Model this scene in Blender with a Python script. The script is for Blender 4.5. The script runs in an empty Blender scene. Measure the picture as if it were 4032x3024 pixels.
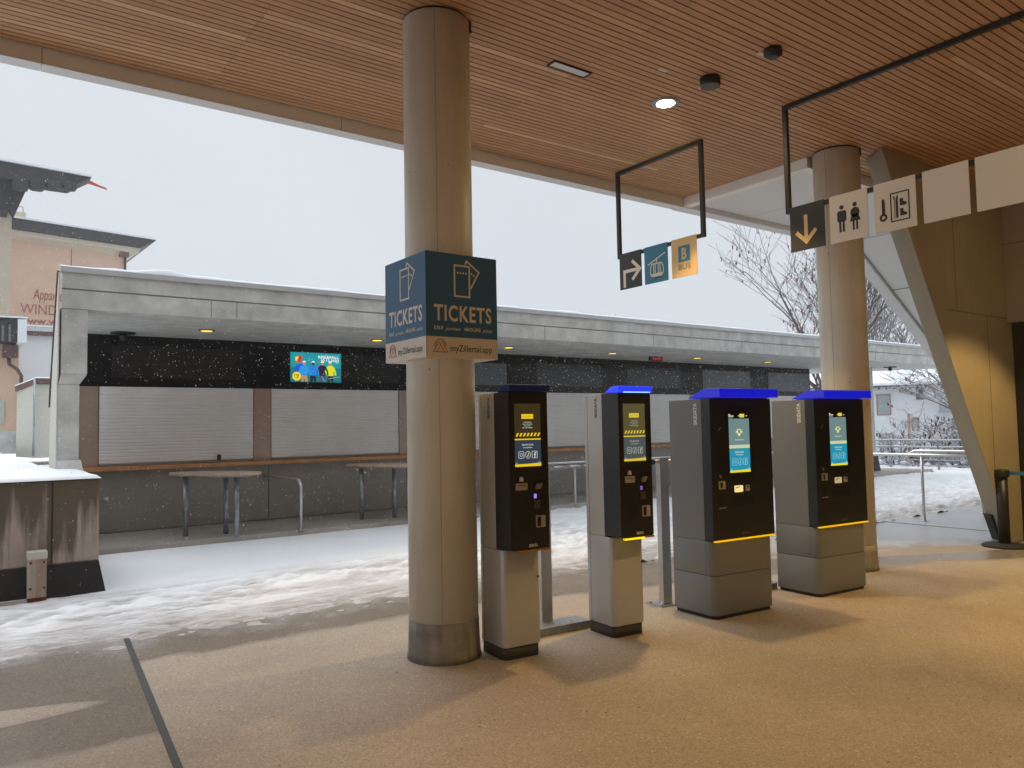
import bpy, math, random
from mathutils import Vector, Matrix, noise
random.seed(7)
R = math.radians
scene = bpy.context.scene
col = scene.collection

# ------------------------------------------------------------ camera
cam_d = bpy.data.cameras.new('camera'); cam = bpy.data.objects.new('camera', cam_d); col.objects.link(cam)
yaw, pitch, roll = R(54.01287558), R(3.16778559), R(-1.06902124)
fw = Vector((math.cos(yaw)*math.cos(pitch), math.sin(yaw)*math.cos(pitch), math.sin(pitch)))
rt = Vector((math.sin(yaw), -math.cos(yaw), 0)); up = rt.cross(fw)
rt2 = rt*math.cos(roll) + up*math.sin(roll); up2 = -rt*math.sin(roll) + up*math.cos(roll)
M = Matrix((rt2, up2, -fw)).transposed().to_4x4(); M.translation = Vector((0, 0, 1.6))
cam.matrix_world = M
cam_d.sensor_width = 36; cam_d.lens = 27.0917; cam_d.clip_start = .05; cam_d.clip_end = 600
scene.camera = cam

# ------------------------------------------------------------ world: overcast snowy sky
w = bpy.data.worlds.new('World'); scene.world = w; w.use_nodes = True
nt = w.node_tree; N = nt.nodes; L = nt.links; N.clear()
out = N.new('ShaderNodeOutputWorld'); bg = N.new('ShaderNodeBackground')
sky = N.new('ShaderNodeTexSky'); sky.sky_type = 'NISHITA'; sky.sun_disc = False
sky.sun_elevation = R(55); sky.sun_rotation = R(-10)
hs = N.new('ShaderNodeHueSaturation'); hs.inputs['Saturation'].default_value = .1; hs.inputs['Value'].default_value = .1
mx = N.new('ShaderNodeMix'); mx.data_type = 'RGBA'; mx.inputs['Factor'].default_value = .9
tc = N.new('ShaderNodeTexCoord'); nz = N.new('ShaderNodeTexNoise'); nz.inputs['Scale'].default_value = 1.3; nz.inputs['Detail'].default_value = 3
cr = N.new('ShaderNodeValToRGB'); cr.color_ramp.elements[0].position = .3; cr.color_ramp.elements[1].position = .75
cr.color_ramp.elements[0].color = (.675, .735, .81, 1); cr.color_ramp.elements[1].color = (.77, .82, .865, 1)
L.new(tc.outputs['Generated'], nz.inputs['Vector']); L.new(nz.outputs['Fac'], cr.inputs['Fac'])
L.new(sky.outputs[0], hs.inputs['Color']); L.new(hs.outputs[0], mx.inputs['A']); L.new(cr.outputs[0], mx.inputs['B'])
# an overcast sky is far brighter overhead than near the horizon
sz = N.new('ShaderNodeSeparateXYZ'); L.new(tc.outputs['Generated'], sz.inputs[0])
zr_ = N.new('ShaderNodeMapRange'); zr_.interpolation_type = 'SMOOTHSTEP'; zr_.inputs['From Min'].default_value = .52; zr_.inputs['From Max'].default_value = .95
zr_.inputs['To Min'].default_value = 1.0; zr_.inputs['To Max'].default_value = 3.2
L.new(sz.outputs[2], zr_.inputs['Value']); L.new(zr_.outputs[0], bg.inputs['Strength'])
L.new(mx.outputs['Result'], bg.inputs['Color'])
L.new(bg.outputs[0], out.inputs['Surface'])

sd = bpy.data.lights.new('sun', 'SUN'); sd.energy = 1.5; sd.angle = R(40); sd.color = (1, .97, .93)
sun = bpy.data.objects.new('sun', sd); col.objects.link(sun); sun.location = (0, 0, 30)
sun.rotation_euler = (R(-35), 0, R(10))
scene.view_settings.view_transform = 'Standard'; scene.view_settings.look = 'None'
scene.view_settings.exposure = 0.0; scene.view_settings.gamma = 1
scene.cycles.max_bounces = 8
scene.cycles.diffuse_bounces = 5

# ------------------------------------------------------------ helpers
def lin(r, g, b):
    f = lambda c: (c/255/12.92) if c/255 <= .04045 else ((c/255+.055)/1.055)**2.4
    return (f(r), f(g), f(b), 1)

class MB:
    """collects shapes in one mesh"""
    def __init__(s): s.v = []; s.f = []; s.sm = []; s.mi = []; s.cm = 0
    def add(s, vs, fs, smooth=False):
        o = len(s.v); s.v += [tuple(v) for v in vs]
        for f in fs: s.f.append(tuple(i+o for i in f)); s.sm.append(smooth); s.mi.append(s.cm)
    def box(s, a, b, X=None):
        x0, x1 = sorted((a[0], b[0])); y0, y1 = sorted((a[1], b[1])); z0, z1 = sorted((a[2], b[2]))
        vs = [Vector(p) for p in ((x0,y0,z0),(x1,y0,z0),(x1,y1,z0),(x0,y1,z0),(x0,y0,z1),(x1,y0,z1),(x1,y1,z1),(x0,y1,z1))]
        if X: vs = [X @ v for v in vs]
        s.add(vs, ((0,3,2,1),(4,5,6,7),(0,1,5,4),(1,2,6,5),(2,3,7,6),(3,0,4,7)))
    def prism(s, A, B, smooth_side=False):
        n = len(A); s.add(list(A)+list(B), [tuple(range(n))[::-1], tuple(range(n, 2*n))])
        o = len(s.v)-2*n
        for i in range(n):
            j = (i+1) % n; s.f.append((o+i, o+j, o+n+j, o+n+i)); s.sm.append(smooth_side); s.mi.append(s.cm)
    def zprism(s, poly, z0, z1, sm=False):
        s.prism([(x, y, z0) for x, y in poly], [(x, y, z1) for x, y in poly], sm)
    def lathe(s, c, prof, n=32, cap=True):
        vs = []; fs = []
        for (r, z) in prof:
            for k in range(n):
                a = 2*math.pi*k/n; vs.append((c[0]+r*math.cos(a), c[1]+r*math.sin(a), c[2]+z))
        for i in range(len(prof)-1):
            for k in range(n):
                k2 = (k+1) % n; fs.append((i*n+k, i*n+k2, (i+1)*n+k2, (i+1)*n+k))
        s.add(vs, fs, True)
        if cap:
            o = len(s.v)-len(vs)
            s.f.append(tuple(o+k for k in range(n))[::-1]); s.sm.append(False); s.mi.append(s.cm)
            s.f.append(tuple(o+(len(prof)-1)*n+k for k in range(n))); s.sm.append(False); s.mi.append(s.cm)
    def tube(s, pts, r, n=8, r2=None, cap=True):
        pts = [Vector(p) for p in pts]; m = len(pts); rs = r if isinstance(r, (list, tuple)) else [r]*m
        vs = []; ref = None
        for i, p in enumerate(pts):
            d = (pts[min(i+1, m-1)]-pts[max(i-1, 0)]).normalized()
            if ref is None: ref = Vector((0, 0, 1)) if abs(d.z) < .9 else Vector((1, 0, 0))
            a = d.cross(ref).normalized(); b = a.cross(d).normalized(); ref = b
            for k in range(n):
                t = 2*math.pi*k/n; vs.append(p+(a*math.cos(t)+b*math.sin(t))*rs[i])
        fs = [(i*n+k, i*n+(k+1) % n, (i+1)*n+(k+1) % n, (i+1)*n+k) for i in range(m-1) for k in range(n)]
        s.add(vs, fs, True)
        if cap:
            o = len(s.v)-len(vs)
            s.f.append(tuple(o+k for k in range(n))[::-1]); s.sm.append(False); s.mi.append(s.cm)
            s.f.append(tuple(o+(m-1)*n+k for k in range(n))); s.sm.append(False); s.mi.append(s.cm)

def rootloc(o):
    while o.parent: o = o.parent
    return Vector(o.location)

def part(name, mb, mat, parent=None, world=True, bevel=0):
    me = bpy.data.meshes.new(name)
    vs = mb.v
    if parent is not None and world:
        l = rootloc(parent); vs = [(v[0]-l.x, v[1]-l.y, v[2]-l.z) for v in vs]
    me.from_pydata(vs, [], mb.f)
    me.polygons.foreach_set('use_smooth', mb.sm)
    mats = mat if isinstance(mat, (list, tuple)) else [mat]
    for m in mats: me.materials.append(m)
    if len(mats) > 1: me.polygons.foreach_set('material_index', mb.mi)
    me.update()
    o = bpy.data.objects.new(name, me); col.objects.link(o)
    if parent is not None: o.parent = parent
    if bevel:
        b = o.modifiers.new('bevel', 'BEVEL'); b.width = bevel; b.segments = 2; b.limit_method = 'ANGLE'; b.angle_limit = R(40)
    return o

def tag(o, label=None, cat=None, group=None, kind=None):
    if label: o['label'] = label
    if cat: o['category'] = cat
    if group: o['group'] = group
    if kind: o['kind'] = kind
    return o

def thing(name, loc, label, cat, group=None, rz=0):
    o = bpy.data.objects.new(name, None); col.objects.link(o); o.location = loc; o.rotation_euler = (0, 0, rz)
    o.empty_display_size = .2
    return tag(o, label, cat, group)

class Frame:
    """a flat drawing surface: origin, u to the right, v up, n outwards"""
    def __init__(s, o, u, v): s.o = Vector(o); s.u = Vector(u).normalized(); s.v = Vector(v).normalized(); s.n = s.u.cross(s.v)
    def p(s, x, y, d=0): return s.o+s.u*x+s.v*y+s.n*d
def fpoly(mb, F, pts, d0=.0, d1=.0015):
    area = sum(pts[i][0]*pts[(i+1) % len(pts)][1]-pts[(i+1) % len(pts)][0]*pts[i][1] for i in range(len(pts)))
    if area < 0: pts = pts[::-1]
    mb.prism([F.p(x, y, d0) for x, y in pts], [F.p(x, y, d1) for x, y in pts])
def frect(mb, F, x0, y0, x1, y1, d0=0, d1=.0015): fpoly(mb, F, [(x0, y0), (x1, y0), (x1, y1), (x0, y1)], d0, d1)
def fstroke(mb, F, pts, wd, closed=False, d0=0, d1=.0015):
    P = [Vector(p) for p in pts]; n = len(P); m = n if closed else n-1
    Ls = []; Rs = []
    for i in range(n):
        a = P[(i-1) % n] if (closed or i > 0) else None; b = P[(i+1) % n] if (closed or i < n-1) else None
        da = (P[i]-a).normalized() if a is not None else None; db = (b-P[i]).normalized() if b is not None else None
        if da is None: da = db
        if db is None: db = da
        na = Vector((-da.y, da.x)); nb = Vector((-db.y, db.x)); t = (na+nb)
        t = t.normalized() if t.length > 1e-6 else na
        k = wd/2/max(.35, t.dot(na)); Ls.append(P[i]+t*k); Rs.append(P[i]-t*k)
    for i in range(m):
        j = (i+1) % n; fpoly(mb, F, [tuple(Rs[i]), tuple(Rs[j]), tuple(Ls[j]), tuple(Ls[i])], d0, d1)
def circ(cx, cy, rx, ry=None, n=20, a0=0, a1=2*math.pi):
    ry = ry or rx; full = abs(a1-a0-2*math.pi) < 1e-6
    return [(cx+rx*math.cos(a0+(a1-a0)*i/(n if full else n-1)), cy+ry*math.sin(a0+(a1-a0)*i/(n if full else n-1))) for i in range(n)]
def rrect(x0, y0, x1, y1, r, n=5, corners=(1, 1, 1, 1)):
    pts = []
    for k, (cx, cy, a) in enumerate(((x1-r, y0+r, -90), (x1-r, y1-r, 0), (x0+r, y1-r, 90), (x0+r, y0+r, 180))):
        if corners[k]:
            for i in range(n): t = R(a+90*i/(n-1)); pts.append((cx+r*math.cos(t), cy+r*math.sin(t)))
        else:
            t = R(a+45); pts.append((cx+r*(1 if math.cos(t) > 0 else -1), cy+r*(1 if math.sin(t) > 0 else -1)))
    return pts
def ftext(mb, F, s, x0, y0, x1, y1, bold=0, shear=0, d0=0, d1=.0015, spacing=1):
    """letters fitted into the rectangle"""
    cu = bpy.data.curves.new('t', 'FONT'); cu.body = s; cu.size = 1; cu.offset = bold; cu.shear = shear; cu.resolution_u = 3
    cu.space_character = spacing
    ob = bpy.data.objects.new('t', cu); col.objects.link(ob)
    bpy.context.view_layer.update()
    dg = bpy.context.evaluated_depsgraph_get(); me = bpy.data.meshes.new_from_object(ob.evaluated_get(dg))
    vs = [v.co.copy() for v in me.vertices]; fs = [tuple(p.vertices) for p in me.polygons]
    ax = min(v.x for v in vs); bx = max(v.x for v in vs); ay = min(v.y for v in vs); by = max(v.y for v in vs)
    sx = (x1-x0)/(bx-ax); sy = (y1-y0)/(by-ay)
    q = [F.p(x0+(v.x-ax)*sx, y0+(v.y-ay)*sy, d1) for v in vs]
    mb.add(q, fs)
    bpy.data.objects.remove(ob); bpy.data.curves.remove(cu); bpy.data.meshes.remove(me)

# ------------------------------------------------------------ materials
def newmat(name):
    m = bpy.data.materials.new(name); m.use_nodes = True; nt = m.node_tree; b = nt.nodes['Principled BSDF']
    return m, nt, nt.nodes, nt.links, b
def plain(name, c, rough=.5, metal=0, spec=.5, var=.06, scale=6, bump=0, bscale=60):
    m, nt, N, L, b = newmat(name)
    b.inputs['Roughness'].default_value = rough; b.inputs['Metallic'].default_value = metal
    b.inputs['Specular IOR Level'].default_value = spec
    tc = N.new('ShaderNodeTexCoord')
    n = N.new('ShaderNodeTexNoise'); n.inputs['Scale'].default_value = scale; n.inputs['Detail'].default_value = 6; n.inputs['Roughness'].default_value = .65
    L.new(tc.outputs['Object'], n.inputs['Vector'])
    r = N.new('ShaderNodeValToRGB'); r.color_ramp.elements[0].position = .3; r.color_ramp.elements[1].position = .7
    k0, k1 = 1-var, 1+var
    r.color_ramp.elements[0].color = tuple(x*k0 for x in c[:3])+(1,); r.color_ramp.elements[1].color = tuple(min(1, x*k1) for x in c[:3])+(1,)
    L.new(n.outputs['Fac'], r.inputs['Fac']); L.new(r.outputs[0], b.inputs['Base Color'])
    mr = N.new('ShaderNodeMapRange'); mr.inputs['To Min'].default_value = max(0, rough-.08); mr.inputs['To Max'].default_value = min(1, rough+.08)
    L.new(n.outputs['Fac'], mr.inputs['Value']); L.new(mr.outputs[0], b.inputs['Roughness'])
    if bump:
        n2 = N.new('ShaderNodeTexNoise'); n2.inputs['Scale'].default_value = bscale; n2.inputs['Detail'].default_value = 4
        L.new(tc.outputs['Object'], n2.inputs['Vector'])
        bp = N.new('ShaderNodeBump'); bp.inputs['Strength'].default_value = bump; bp.inputs['Distance'].default_value = .01
        L.new(n2.outputs['Fac'], bp.inputs['Height']); L.new(bp.outputs[0], b.inputs['Normal'])
    return m
def emit(name, c, s=1.0, var=0):
    m, nt, N, L, b = newmat(name)
    b.inputs['Base Color'].default_value = (.02, .02, .02, 1); b.inputs['Roughness'].default_value = .25
    b.inputs['Emission Color'].default_value = c; b.inputs['Emission Strength'].default_value = s
    return m
def concrete(name, c, pores=.5, streak=0, top=0, mott=.12, scale=2.2, stain=None, rough=.75):
    m, nt, N, L, b = newmat(name)
    tc = N.new('ShaderNodeTexCoord')
    n1 = N.new('ShaderNodeTexNoise'); n1.inputs['Scale'].default_value = scale; n1.inputs['Detail'].default_value = 8; n1.inputs['Roughness'].default_value = .6
    L.new(tc.outputs['Object'], n1.inputs['Vector'])
    r = N.new('ShaderNodeValToRGB'); r.color_ramp.elements[0].position = .28; r.color_ramp.elements[1].position = .72
    r.color_ramp.elements[0].color = tuple(x*(1-mott) for x in c[:3])+(1,); r.color_ramp.elements[1].color = tuple(min(1, x*(1+mott)) for x in c[:3])+(1,)
    L.new(n1.outputs['Fac'], r.inputs['Fac']); cur = r.outputs[0]
    def mixin(fac, colr, cur, mode='MIX'):
        x = N.new('ShaderNodeMix'); x.data_type = 'RGBA'; x.blend_type = mode
        if isinstance(fac, float): x.inputs['Factor'].default_value = fac
        else: L.new(fac, x.inputs['Factor'])
        L.new(cur, x.inputs['A'])
        if isinstance(colr, tuple): x.inputs['B'].default_value = colr
        else: L.new(colr, x.inputs['B'])
        return x.outputs['Result']
    if streak:
        mp = N.new('ShaderNodeMapping'); mp.inputs['Scale'].default_value = (6, 6, .5); L.new(tc.outputs['Object'], mp.inputs['Vector'])
        n3 = N.new('ShaderNodeTexNoise'); n3.inputs['Scale'].default_value = 1.5; n3.inputs['Detail'].default_value = 5; L.new(mp.outputs[0], n3.inputs['Vector'])
        r3 = N.new('ShaderNodeValToRGB'); r3.color_ramp.elements[0].position = .45; r3.color_ramp.elements[1].position = .62
        r3.color_ramp.elements[0].color = (0, 0, 0, 1); r3.color_ramp.elements[1].color = (streak,)*3+(1,)
        src = n3.outputs['Fac']
        if top:
            sz_ = N.new('ShaderNodeSeparateXYZ'); L.new(tc.outputs['Object'], sz_.inputs[0])
            q = N.new('ShaderNodeMath'); q.operation = 'MULTIPLY_ADD'; L.new(sz_.outputs[2], q.inputs[0]); q.inputs[1].default_value = .34; q.inputs[2].default_value = -.34*top
            q2 = N.new('ShaderNodeMath'); q2.operation = 'ADD'; L.new(q.outputs[0], q2.inputs[0]); L.new(src, q2.inputs[1]); src = q2.outputs[0]
        L.new(src, r3.inputs['Fac']); cur = mixin(r3.outputs[0], stain or tuple(x*.4 for x in c[:3])+(1,), cur)
    if pores:
        v = N.new('ShaderNodeTexVoronoi'); v.inputs['Scale'].default_value = 7; L.new(tc.outputs['Object'], v.inputs['Vector'])
        v.inputs['Randomness'].default_value = 1
        r2 = N.new('ShaderNodeValToRGB'); r2.color_ramp.elements[0].position = .035; r2.color_ramp.elements[1].position = .06
        r2.color_ramp.elements[0].color = (pores,)*3+(1,); r2.color_ramp.elements[1].color = (0, 0, 0, 1)
        L.new(v.outputs['Distance'], r2.inputs['Fac']); cur = mixin(r2.outputs[0], tuple(x*.25 for x in c[:3])+(1,), cur)
    L.new(cur, b.inputs['Base Color']); b.inputs['Roughness'].default_value = rough
    n2 = N.new('ShaderNodeTexNoise'); n2.inputs['Scale'].default_value = 45; n2.inputs['Detail'].default_value = 5; L.new(tc.outputs['Object'], n2.inputs['Vector'])
    bp = N.new('ShaderNodeBump'); bp.inputs['Strength'].default_value = .25; bp.inputs['Distance'].default_value = .008
    L.new(n2.outputs['Fac'], bp.inputs['Height']); L.new(bp.outputs[0], b.inputs['Normal'])
    return m

MT = {}
MT['col'] = concrete('column_concrete', (.72, .685, .60, 1), pores=.9, mott=.09, scale=1.6, rough=.45, streak=.12)
MT['colbase'] = concrete('column_base_coating', (.27, .265, .245, 1), pores=.5, mott=.3, scale=6, streak=.5, stain=(.07, .07, .065, 1))
MT['conc'] = concrete('pale_concrete', (.50, .50, .475, 1), pores=.5, mott=.24, scale=3.2, streak=.10, stain=(.22, .22, .21, 1))
MT['concw'] = concrete('wall_concrete', (.35, .305, .22, 1), pores=.35, mott=.1, scale=1.1, streak=.15, stain=(.25, .23, .2, 1))
MT['plant'] = concrete('stained_concrete', (.50, .43, .37, 1), pores=.7, mott=.15, scale=3, streak=.94, stain=(.13, .105, .07, 1), top=.5)
MT['bitumen'] = plain('black_bitumen', (.018, .018, .02), .55, var=.3, scale=9, bump=.3, bscale=18)
MT['metalgrey'] = plain('grey_sheet_metal', (.43, .44, .45), .45, .0, var=.04)
MT['flash'] = plain('galvanised_flashing', (.50, .52, .53), .4, .3, var=.06)
MT['alu'] = plain('brushed_aluminium', (.55, .55, .55), .32, .9, var=.05, scale=30)
MT['steel'] = plain('stainless_steel', (.62, .61, .60), .38, .9, var=.05, scale=20)
MT['galv'] = plain('galvanised_steel', (.33, .36, .39), .42, .85, var=.25, scale=14)
MT['frame'] = plain('black_powder_coat', (.012, .011, .012), .45, var=.1)
MT['blackglass'] = plain('black_glass', (.003, .004, .006), .12, spec=.25, var=.1)
MT['darkscreen'] = plain('switched_off_screen', (.012, .013, .016), .18, var=.1)
MT['blind'] = plain('grey_green_blind_behind_glass', (.085, .105, .11), .3, var=.12, scale=1.2)
MT['paneldark'] = plain('dark_bronze_metal', (.27, .25, .22), .42, .1, var=.1, scale=1.2)
MT['copper'] = plain('bronze_metal_pilaster', (.42, .32, .26), .36, .5, var=.12, scale=1.5)
MT['shutter'] = plain('aluminium_shutter', (.80, .79, .78), .42, .1, var=.07, scale=1.5)
MT['ledge'] = plain('orange_timber', (.55, .24, .08), .5, var=.2, scale=5)
MT['tabletop'] = plain('worn_timber_table', (.45, .33, .23), .5, var=.2, scale=8)
MT['black'] = plain('black_paint', (.006, .006, .007), .5, var=.1)
MT['void'] = plain('dark_interior', (.004, .003, .003), .9, var=.1)
MT['beige'] = plain('beige_fascia_sheet', (.84, .82, .77), .45, var=.03, scale=1)
MT['white_clad'] = plain('white_cladding', (.74, .74, .73), .5, var=.03, scale=1)
MT['rubber'] = plain('black_rubber', (.012, .012, .013), .75, var=.15)
MT['plastic_grey'] = plain('dark_grey_plastic', (.06, .06, .062), .5)
MT['kiosk_silver'] = plain('silver_powder_coat', (.58, .58, .58), .38, .25, var=.025, scale=2)
MT['kiosk_grey'] = plain('grey_powder_coat', (.215, .225, .235), .4, .15, var=.03, scale=2)
MT['kiosk_black'] = plain('satin_black', (.010, .010, .011), .33, var=.1)
MT['kiosk_side'] = plain('anthracite_side', (.018, .024, .032), .4, var=.1)
MT['plinth'] = plain('dark_plinth', (.05, .048, .045), .6)
MT['recess'] = plain('recess_black', (.003, .003, .003), .35)
MT['card'] = plain('pale_card_slot', (.42, .36, .32), .4)
MT['ltext'] = plain('pale_lettering', (.85, .84, .80), .5, var=.02)
MT['yelstrip'] = emit('lit_yellow_edge', (1, .52, .0, 1), 1.0)
MT['yelhot'] = emit('hot_yellow_edge', (1, .75, .0, 1), 1.3)
MT['oranstrip'] = plain('unlit_amber_edge', (.42, .2, .02), .4)
MT['lid_on'] = emit('lit_blue_lid', (.02, .05, 1, 1), .95)
MT['lid_deep'] = emit('deep_blue_lid', (.001, .006, .62, 1), .8)
MT['lid_off'] = plain('unlit_blue_lid', (.006, .022, .20), .3, var=.08)
MT['led'] = emit('blue_led', (.25, .5, 1, 1), 2.2)
MT['ticketblue'] = plain('sign_blue', (.028, .13, .27), .5, var=.02)
MT['signcream'] = plain('sign_cream', (.74, .67, .57), .5, var=.015)
MT['signwhite'] = plain('sign_offwhite', (.76, .70, .60), .5, var=.015)
MT['signyellow'] = plain('sign_warm_yellow', (.64, .46, .22), .5, var=.015)
MT['signteal'] = plain('sign_teal', (.018, .19, .30), .5, var=.015)
MT['signblack'] = plain('sign_black', (.014, .016, .018), .5, var=.02)
MT['logo_red'] = plain('logo_rust_red', (.42, .10, .045), .5, var=.02)
MT['logo_dark'] = plain('logo_dark_text', (.035, .03, .035), .5, var=.02)
MT['peach'] = plain('peach_render', (.62, .43, .31), .8, var=.05, scale=.8, bump=.1)
MT['peach2'] = plain('beige_render', (.52, .44, .34), .8, var=.05, scale=.8)
MT['white_render'] = plain('white_render', (.66, .68, .70), .8, var=.03, scale=.7)
MT['creamwall'] = plain('cream_render', (.52, .50, .43), .8, var=.06, scale=1)
MT['darkwood'] = plain('dark_roof_timber', (.03, .028, .028), .7, var=.4, scale=12)
MT['redbrown'] = plain('red_brown_metal', (.12, .055, .05), .5, var=.15)
MT['redpaint'] = plain('red_trim', (.5, .08, .08), .6)
MT['winframe'] = plain('brown_window_frame', (.25, .15, .10), .6)
MT['pane'] = plain('curtained_pane', (.30, .36, .35), .2, var=.25, scale=7)
MT['panedark'] = plain('dark_pane', (.08, .08, .09), .15, var=.3)
MT['bark'] = plain('grey_brown_bark', (.11, .09, .085), .9, var=.25, scale=10)
MT['leafred'] = plain('dry_red_leaf', (.13, .03, .03), .8, var=.3)
MT['evergreen'] = plain('evergreen_needles', (.035, .05, .03), .8, var=.4)
MT['lampglow'] = emit('lamp_diffuser', (1, .78, .45, 1), 150)
MT['lampglow2'] = emit('yellow_lamp_diffuser', (1, .68, .08, 1), 1.6)
MT['diffuser'] = plain('frosted_diffuser', (.7, .72, .69), .4)
MT['belt'] = plain('blue_belt', (.03, .18, .30), .6)

def mat_wood():
    m, nt, N, L, b = newmat('larch_slats')
    g = N.new('ShaderNodeNewGeometry'); tc = N.new('ShaderNodeTexCoord')
    r = N.new('ShaderNodeValToRGB'); r.color_ramp.elements[0].position = 0; r.color_ramp.elements[1].position = 1
    r.color_ramp.elements[0].color = (.47, .255, .125, 1); r.color_ramp.elements[1].color = (.58, .33, .17, 1)
    e = r.color_ramp.elements.new(.93); e.color = (.56, .315, .16, 1); r.color_ramp.elements[2].color = (.72, .48, .28, 1)
    L.new(g.outputs['Random Per Island'], r.inputs['Fac'])
    mp = N.new('ShaderNodeMapping'); mp.inputs['Scale'].default_value = (1.2, 22, 22); L.new(tc.outputs['Object'], mp.inputs['Vector'])
    n = N.new('ShaderNodeTexNoise'); n.inputs['Scale'].default_value = 3; n.inputs['Detail'].default_value = 6; L.new(mp.outputs[0], n.inputs['Vector'])
    mr = N.new('ShaderNodeMapRange'); mr.inputs['To Min'].default_value = .72; mr.inputs['To Max'].default_value = 1.22; L.new(n.outputs['Fac'], mr.inputs['Value'])
    vm = N.new('ShaderNodeVectorMath'); vm.operation = 'SCALE'; L.new(r.outputs[0], vm.inputs[0]); L.new(mr.outputs[0], vm.inputs['Scale'])
    L.new(vm.outputs[0], b.inputs['Base Color']); b.inputs['Roughness'].default_value = .6
    return m
MT['wood'] = mat_wood()

def mat_floor():
    m, nt, N, L, b = newmat('exposed_aggregate_floor')
    tc = N.new('ShaderNodeTexCoord'); P = tc.outputs['Object']
    def noise_(s, d=4, rough=.6, vec=P):
        n = N.new('ShaderNodeTexNoise'); n.inputs['Scale'].default_value = s; n.inputs['Detail'].default_value = d; n.inputs['Roughness'].default_value = rough; L.new(vec, n.inputs['Vector']); return n.outputs['Fac']
    def math_(op, a, bb=None, c=None):
        x = N.new('ShaderNodeMath'); x.operation = op
        for i, q in enumerate((a, bb, c)):
            if q is None: continue
            if isinstance(q, (int, float)): x.inputs[i].default_value = q
            else: L.new(q, x.inputs[i])
        return x.outputs[0]
    def ramp(f, p0, c0, p1, c1):
        r = N.new('ShaderNodeValToRGB'); r.color_ramp.elements[0].position = p0; r.color_ramp.elements[1].position = p1
        r.color_ramp.elements[0].color = c0; r.color_ramp.elements[1].color = c1; L.new(f, r.inputs['Fac']); return r.outputs[0]
    def mix(f, a, c, mode='MIX'):
        x = N.new('ShaderNodeMix'); x.data_type = 'RGBA'; x.blend_type = mode
        if isinstance(f, (int, float)): x.inputs['Factor'].default_value = f
        else: L.new(f, x.inputs['Factor'])
        for k, q in (('A', a), ('B', c)):
            if isinstance(q, tuple): x.inputs[k].default_value = q
            else: L.new(q, x.inputs[k])
        return x.outputs['Result']
    base = ramp(noise_(.9, 5), .3, (.315, .28, .235, 1), .7, (.405, .365, .31, 1))
    base = mix(.8, base, ramp(noise_(.45, 3), .35, (1.0, .93, .93, 1), .65, (1.0, 1.0, .93, 1)), 'MULTIPLY')
    # aggregate: light and dark stones
    v = N.new('ShaderNodeTexVoronoi'); v.inputs['Scale'].default_value = 120; L.new(P, v.inputs['Vector'])
    sep = N.new('ShaderNodeSeparateColor'); L.new(v.outputs['Color'], sep.inputs[0])
    stone = ramp(sep.outputs[0], .0, (.55, .5, .45, 1), 1, (1.35, 1.32, 1.28, 1))
    base = mix(.55, base, stone, 'MULTIPLY')
    fine = ramp(noise_(160, 2), .3, (.62, .6, .58, 1), .7, (1.25, 1.25, 1.25, 1))
    base = mix(.6, base, fine, 'MULTIPLY')
    # dark grit specks
    v2 = N.new('ShaderNodeTexVoronoi'); v2.inputs['Scale'].default_value = 9; L.new(P, v2.inputs['Vector'])
    sp = ramp(v2.outputs['Distance'], .05, (1, 1, 1, 1), .065, (0, 0, 0, 1))
    gate = math_('GREATER_THAN', noise_(1.7, 1), .49)
    v3 = N.new('ShaderNodeTexVoronoi'); v3.inputs['Scale'].default_value = 26; L.new(P, v3.inputs['Vector'])
    sep3 = N.new('ShaderNodeSeparateColor'); L.new(v3.outputs['Color'], sep3.inputs[0])
    chips = math_('MULTIPLY', ramp(v3.outputs['Distance'], .16, (1, 1, 1, 1), .20, (0, 0, 0, 1)), math_('GREATER_THAN', sep3.outputs[0], .62))
    base = mix(math_('MULTIPLY', chips, .55), base, (.62, .56, .48, 1))
    spk = math_('MULTIPLY', sp, gate)
    base = mix(spk, base, (.05, .04, .035, 1))
    # wet zone: everything beyond a wandering line, and a left bay
    sx = N.new('ShaderNodeSeparateXYZ'); L.new(P, sx.inputs[0]); X = sx.outputs[0]; Y = sx.outputs[1]
    fc = N.new('ShaderNodeFloatCurve'); cv = fc.mapping.curves[0]
    xs = math_('DIVIDE', math_('ADD', X, 2), 20)
    ptsc = [(-2, 5.8), (1, 5.86), (2.3, 5.92), (4.7, 5.62), (5.7, 5.32), (8.3, 4.5), (9.1, 4.2), (9.6, 3.75), (12, 3.6), (18, 3.4)]
    cv.points[0].location = (0, 5.8/8); cv.points[1].location = (1, 3.4/8)
    for (a, c) in ptsc[1:-1]: cv.points.new((a+2)/20, c/8)
    fc.mapping.update(); L.new(xs, fc.inputs['Value'])
    yb = math_('MULTIPLY', fc.outputs[0], 8)
    wob = math_('MULTIPLY', math_('SUBTRACT', noise_(1.1, 5, .55), .5), .55)
    dist = math_('ADD', math_('SUBTRACT', Y, yb), wob)
    wet1 = ramp(dist, -.02, (0, 0, 0, 1), .14, (1, 1, 1, 1))
    # left bay x<.95 : wet from y>4.45 except a dry tongue
    lx = ramp(math_('SUBTRACT', math_('ADD', .565, math_('MULTIPLY', Y, .0837)), X), .0, (0, 0, 0, 1), .02, (1, 1, 1, 1))
    ly = ramp(math_('ADD', math_('SUBTRACT', Y, 4.45), wob), .0, (0, 0, 0, 1), .14, (1, 1, 1, 1))
    ex = math_('DIVIDE', math_('SUBTRACT', X, -.1), .92); ey = math_('DIVIDE', math_('SUBTRACT', math_('ADD', Y, math_('MULTIPLY', X, .12)), 5.36), .17)
    ell = math_('ADD', math_('ADD', math_('MULTIPLY', ex, ex), math_('MULTIPLY', ey, ey)), math_('MULTIPLY', wob, 1.6))
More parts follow.
